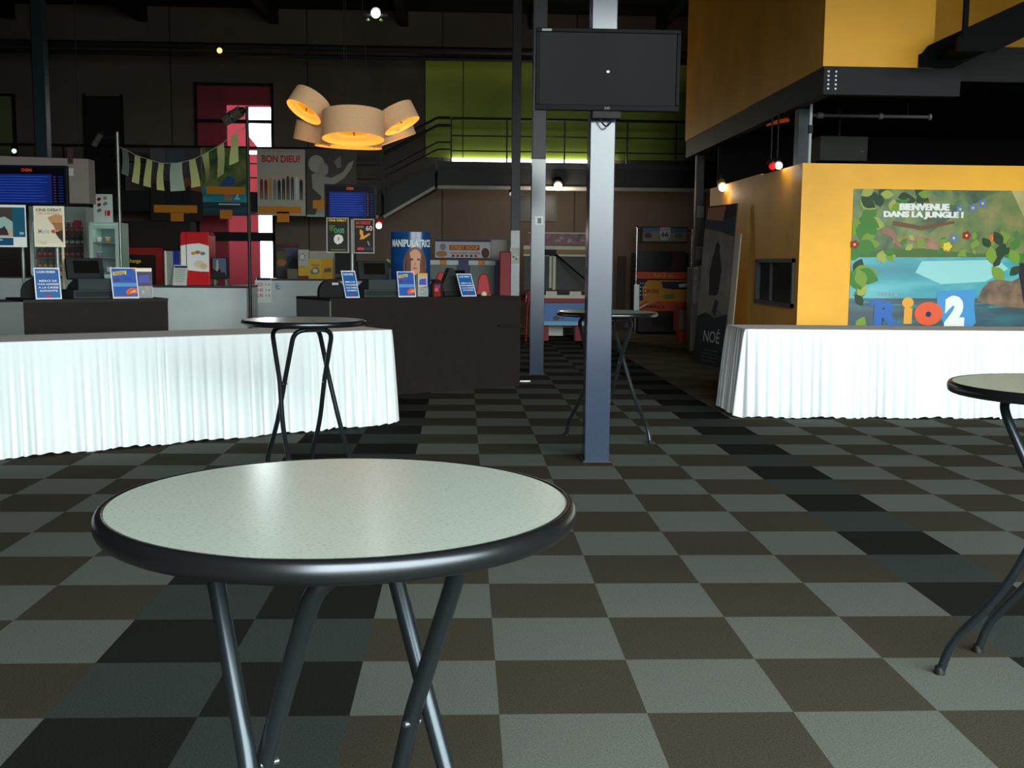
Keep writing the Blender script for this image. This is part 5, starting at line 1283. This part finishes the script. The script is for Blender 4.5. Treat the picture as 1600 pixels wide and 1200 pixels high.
# crumpled paper by the desk corner
q = WZ(820, 597); t = tag(MB().prism([(-.06, 0), (.0, -.02), (.07, .015), (.03, .03), (-.02, .025)], white, 'z', .002, .02).build('paper_scrap', loc=(q.x, q.y, 0)), 'crumpled white paper scrap on the carpet beside the long desk', 'paper')

# ------------------------------------------------------------------ dark staircase at the yellow upper box
q0 = WY(1470, 62, 8.6); q1 = WY(1600, 2, 8.6); sl = (q1.z - q0.z) / (q1.x - q0.x)
t = thing('steel_staircase', 'dark steel staircase climbing beside the yellow upper box', 'staircase', (q0.x, 8.6, 0)); Ls = 3.2
st_m = M('stair_steel', '0b0c0d', .7, spec=.1)
def zl_(x): return q0.z + sl * x
for yy in (0, 1.1 if 0 else .95): MB().prism([(-.1, q0.z - .24), (.3, q0.z - .24), (Ls, zl_(Ls) - .32), (Ls, zl_(Ls)), (0, q0.z), (-.06, q0.z - .08), (-.1, q0.z - .1)], st_m, 'y', yy - .95 + .3, yy - .9 + .3).build('stringer', t)
for i in range(9):
    x = .1 + i * .32; MB().box(x, -.6, zl_(x) - .2, x + .3, .3, zl_(x) - .16, st_m).build('tread', t)
for x in (-.03, .68, 1.1, 2.2): MB().box(x - .02, -.66, zl_(x) - .1, x + .03, -.62, zl_(x) + 1.0, st_m).build('post', t)
for o_ in (.42, .7, 1.0): MB().tube([(-.03, -.64, zl_(-.03) + o_), (Ls, -.64, zl_(Ls) + o_)], .02, st_m, 8).build('rail', t)
MB().tube([(.1, -.68, q0.z + .28), (.35, -.68, q0.z + .42)], .02, chrome, 8).build('handrail_bracket', t)
# dim pipe, speaker box and orange tube in the gap
a = WY(1262, 180, 10.6); b_ = WY(1455, 185, 10.6)
t = thing('ceiling_pipe', 'dim horizontal pipe in the dark gap above the yellow room', 'pipe', (a.x, 10.6, a.z))
MB().tube([(0, 0, 0), (b_.x - a.x, 0, 0)], .022, M('pipe_dim', '5c585a', .5), 10).build('tube', t)
for x, w_ in ((.03, .05), (.16, .07), (.95, .04), (b_.x - a.x - .02, .03)): MB().tube([(x - w_ / 2, 0, 0), (x + w_ / 2, 0, 0)], .04, M('pipe_collar', '7d797c', .5), 12).build('collar', t)
for x in (.4, 1.3): MB().tube([(x, 0, .02), (x, 0, 3.6 - a.z)], .008, black, 6).build('hanger', t)
a = WY(1282, 212, 11.2); b_ = WY(1355, 252, 11.2)
t = thing('hanging_speaker', 'dark speaker box in the gap above the yellow room', 'speaker', ((a.x + b_.x) / 2, 11.2, b_.z)); hw = (b_.x - a.x) / 2
MB().box(-hw, 0, 0, hw, .4, a.z - b_.z, M('speaker_dark', '262720', .7)).build('body', t, .01)
MB().lathe([(0, 0), (.02, 0), (.02, .01), (0, .01)], grey, 10, (hw * .75, -.01, .12)).build('knob', t)
MB().tube([(0, .2, a.z - b_.z), (0, .2, 3.6 - b_.z)], .015, black, 6).build('bracket', t)
a = WY(1215, 190, 12.5); t = tag(MB().tube([(-.16, 0, -.04), (.16, 0, .03)], .03, M('tube_orange', 'c8501c', .5, emit=.25), 10).build('hanging_tube_light', loc=tuple(a)), 'dim orange tube light under the yellow box edge', 'light')
a = WY(22, 236, 20.2); lamp('wall_lamp', 'small pale light on the lower walkway rail above the hanging grey panel', 22, 236, 20.2, .05, 'cfe8d8', 1.2)

def glow_light(name, loc, power, col, r=.06):
    l = bpy.data.lights.new(name, 'POINT'); l.energy = power; l.color = col; l.shadow_soft_size = r
    o = bpy.data.objects.new(name, l); C.objects.link(o); o.location = loc
for px, py, y, pw, cc in ((872, 297, 20.1, 60, (1, .8, .58)), (592, 359, 19.3, 14, (1, .8, .7)), (1129, 299, 13.3, 1.6, (1, .75, .5)), (1217, 265, 10.2, .8, (1, .9, .8))):
    q = WY(px, py, y - .12); glow_light('lamp_glow', (q.x - .02, q.y, q.z - .05), pw, cc)

# ------------------------------------------------------------------ light
w = bpy.data.worlds.new('sky'); bpy.context.scene.world = w; w.use_nodes = True
bg = w.node_tree.nodes['Background']; bg.inputs['Color'].default_value = (.90, 1.0, .985, 1); bg.inputs['Strength'].default_value = 20.5
nt = w.node_tree; tc = nt.nodes.new('ShaderNodeTexCoord'); sx = nt.nodes.new('ShaderNodeSeparateXYZ'); rp = nt.nodes.new('ShaderNodeValToRGB'); mr = nt.nodes.new('ShaderNodeMapRange')
nt.links.new(tc.outputs['Generated'], sx.inputs[0]); nt.links.new(sx.outputs['Z'], mr.inputs['Value'])
mr.inputs['From Min'].default_value = -.25; mr.inputs['From Max'].default_value = .25
el = rp.color_ramp.elements; el[0].position = 0; el[0].color = (.07, .075, .07, 1); el[1].position = 1; el[1].color = (.90, 1.0, .985, 1)
q = el.new(.46); q.color = (.16, .175, .17, 1); q = el.new(.66); q.color = (.85, .95, .935, 1)
nt.links.new(mr.outputs[0], rp.inputs['Fac']); nt.links.new(rp.outputs['Color'], bg.inputs['Color'])
def portal(name, loc, rot, sx, sy):
    l = bpy.data.lights.new(name, 'AREA'); l.shape = 'RECTANGLE'; l.size = sx; l.size_y = sy; l.cycles.is_portal = True
    o = bpy.data.objects.new(name, l); C.objects.link(o); o.location = loc; o.rotation_euler = rot
portal('entrance_daylight', ((fx0 + fx1) / 2, FY - .2, (fz0 + fz1) / 2), (R(90), 0, 0), fx1 - fx0, fz1 - fz0)
portal('window_daylight', ((px0 + px1) / 2, 22.15, 2.7), (R(-90), 0, 0), px1 - px0, 5.5)
vs = bpy.context.scene.view_settings
vs.view_transform = 'Standard'; vs.look = 'None'; vs.gamma = 1; vs.use_curve_mapping = False; vs.exposure = 0
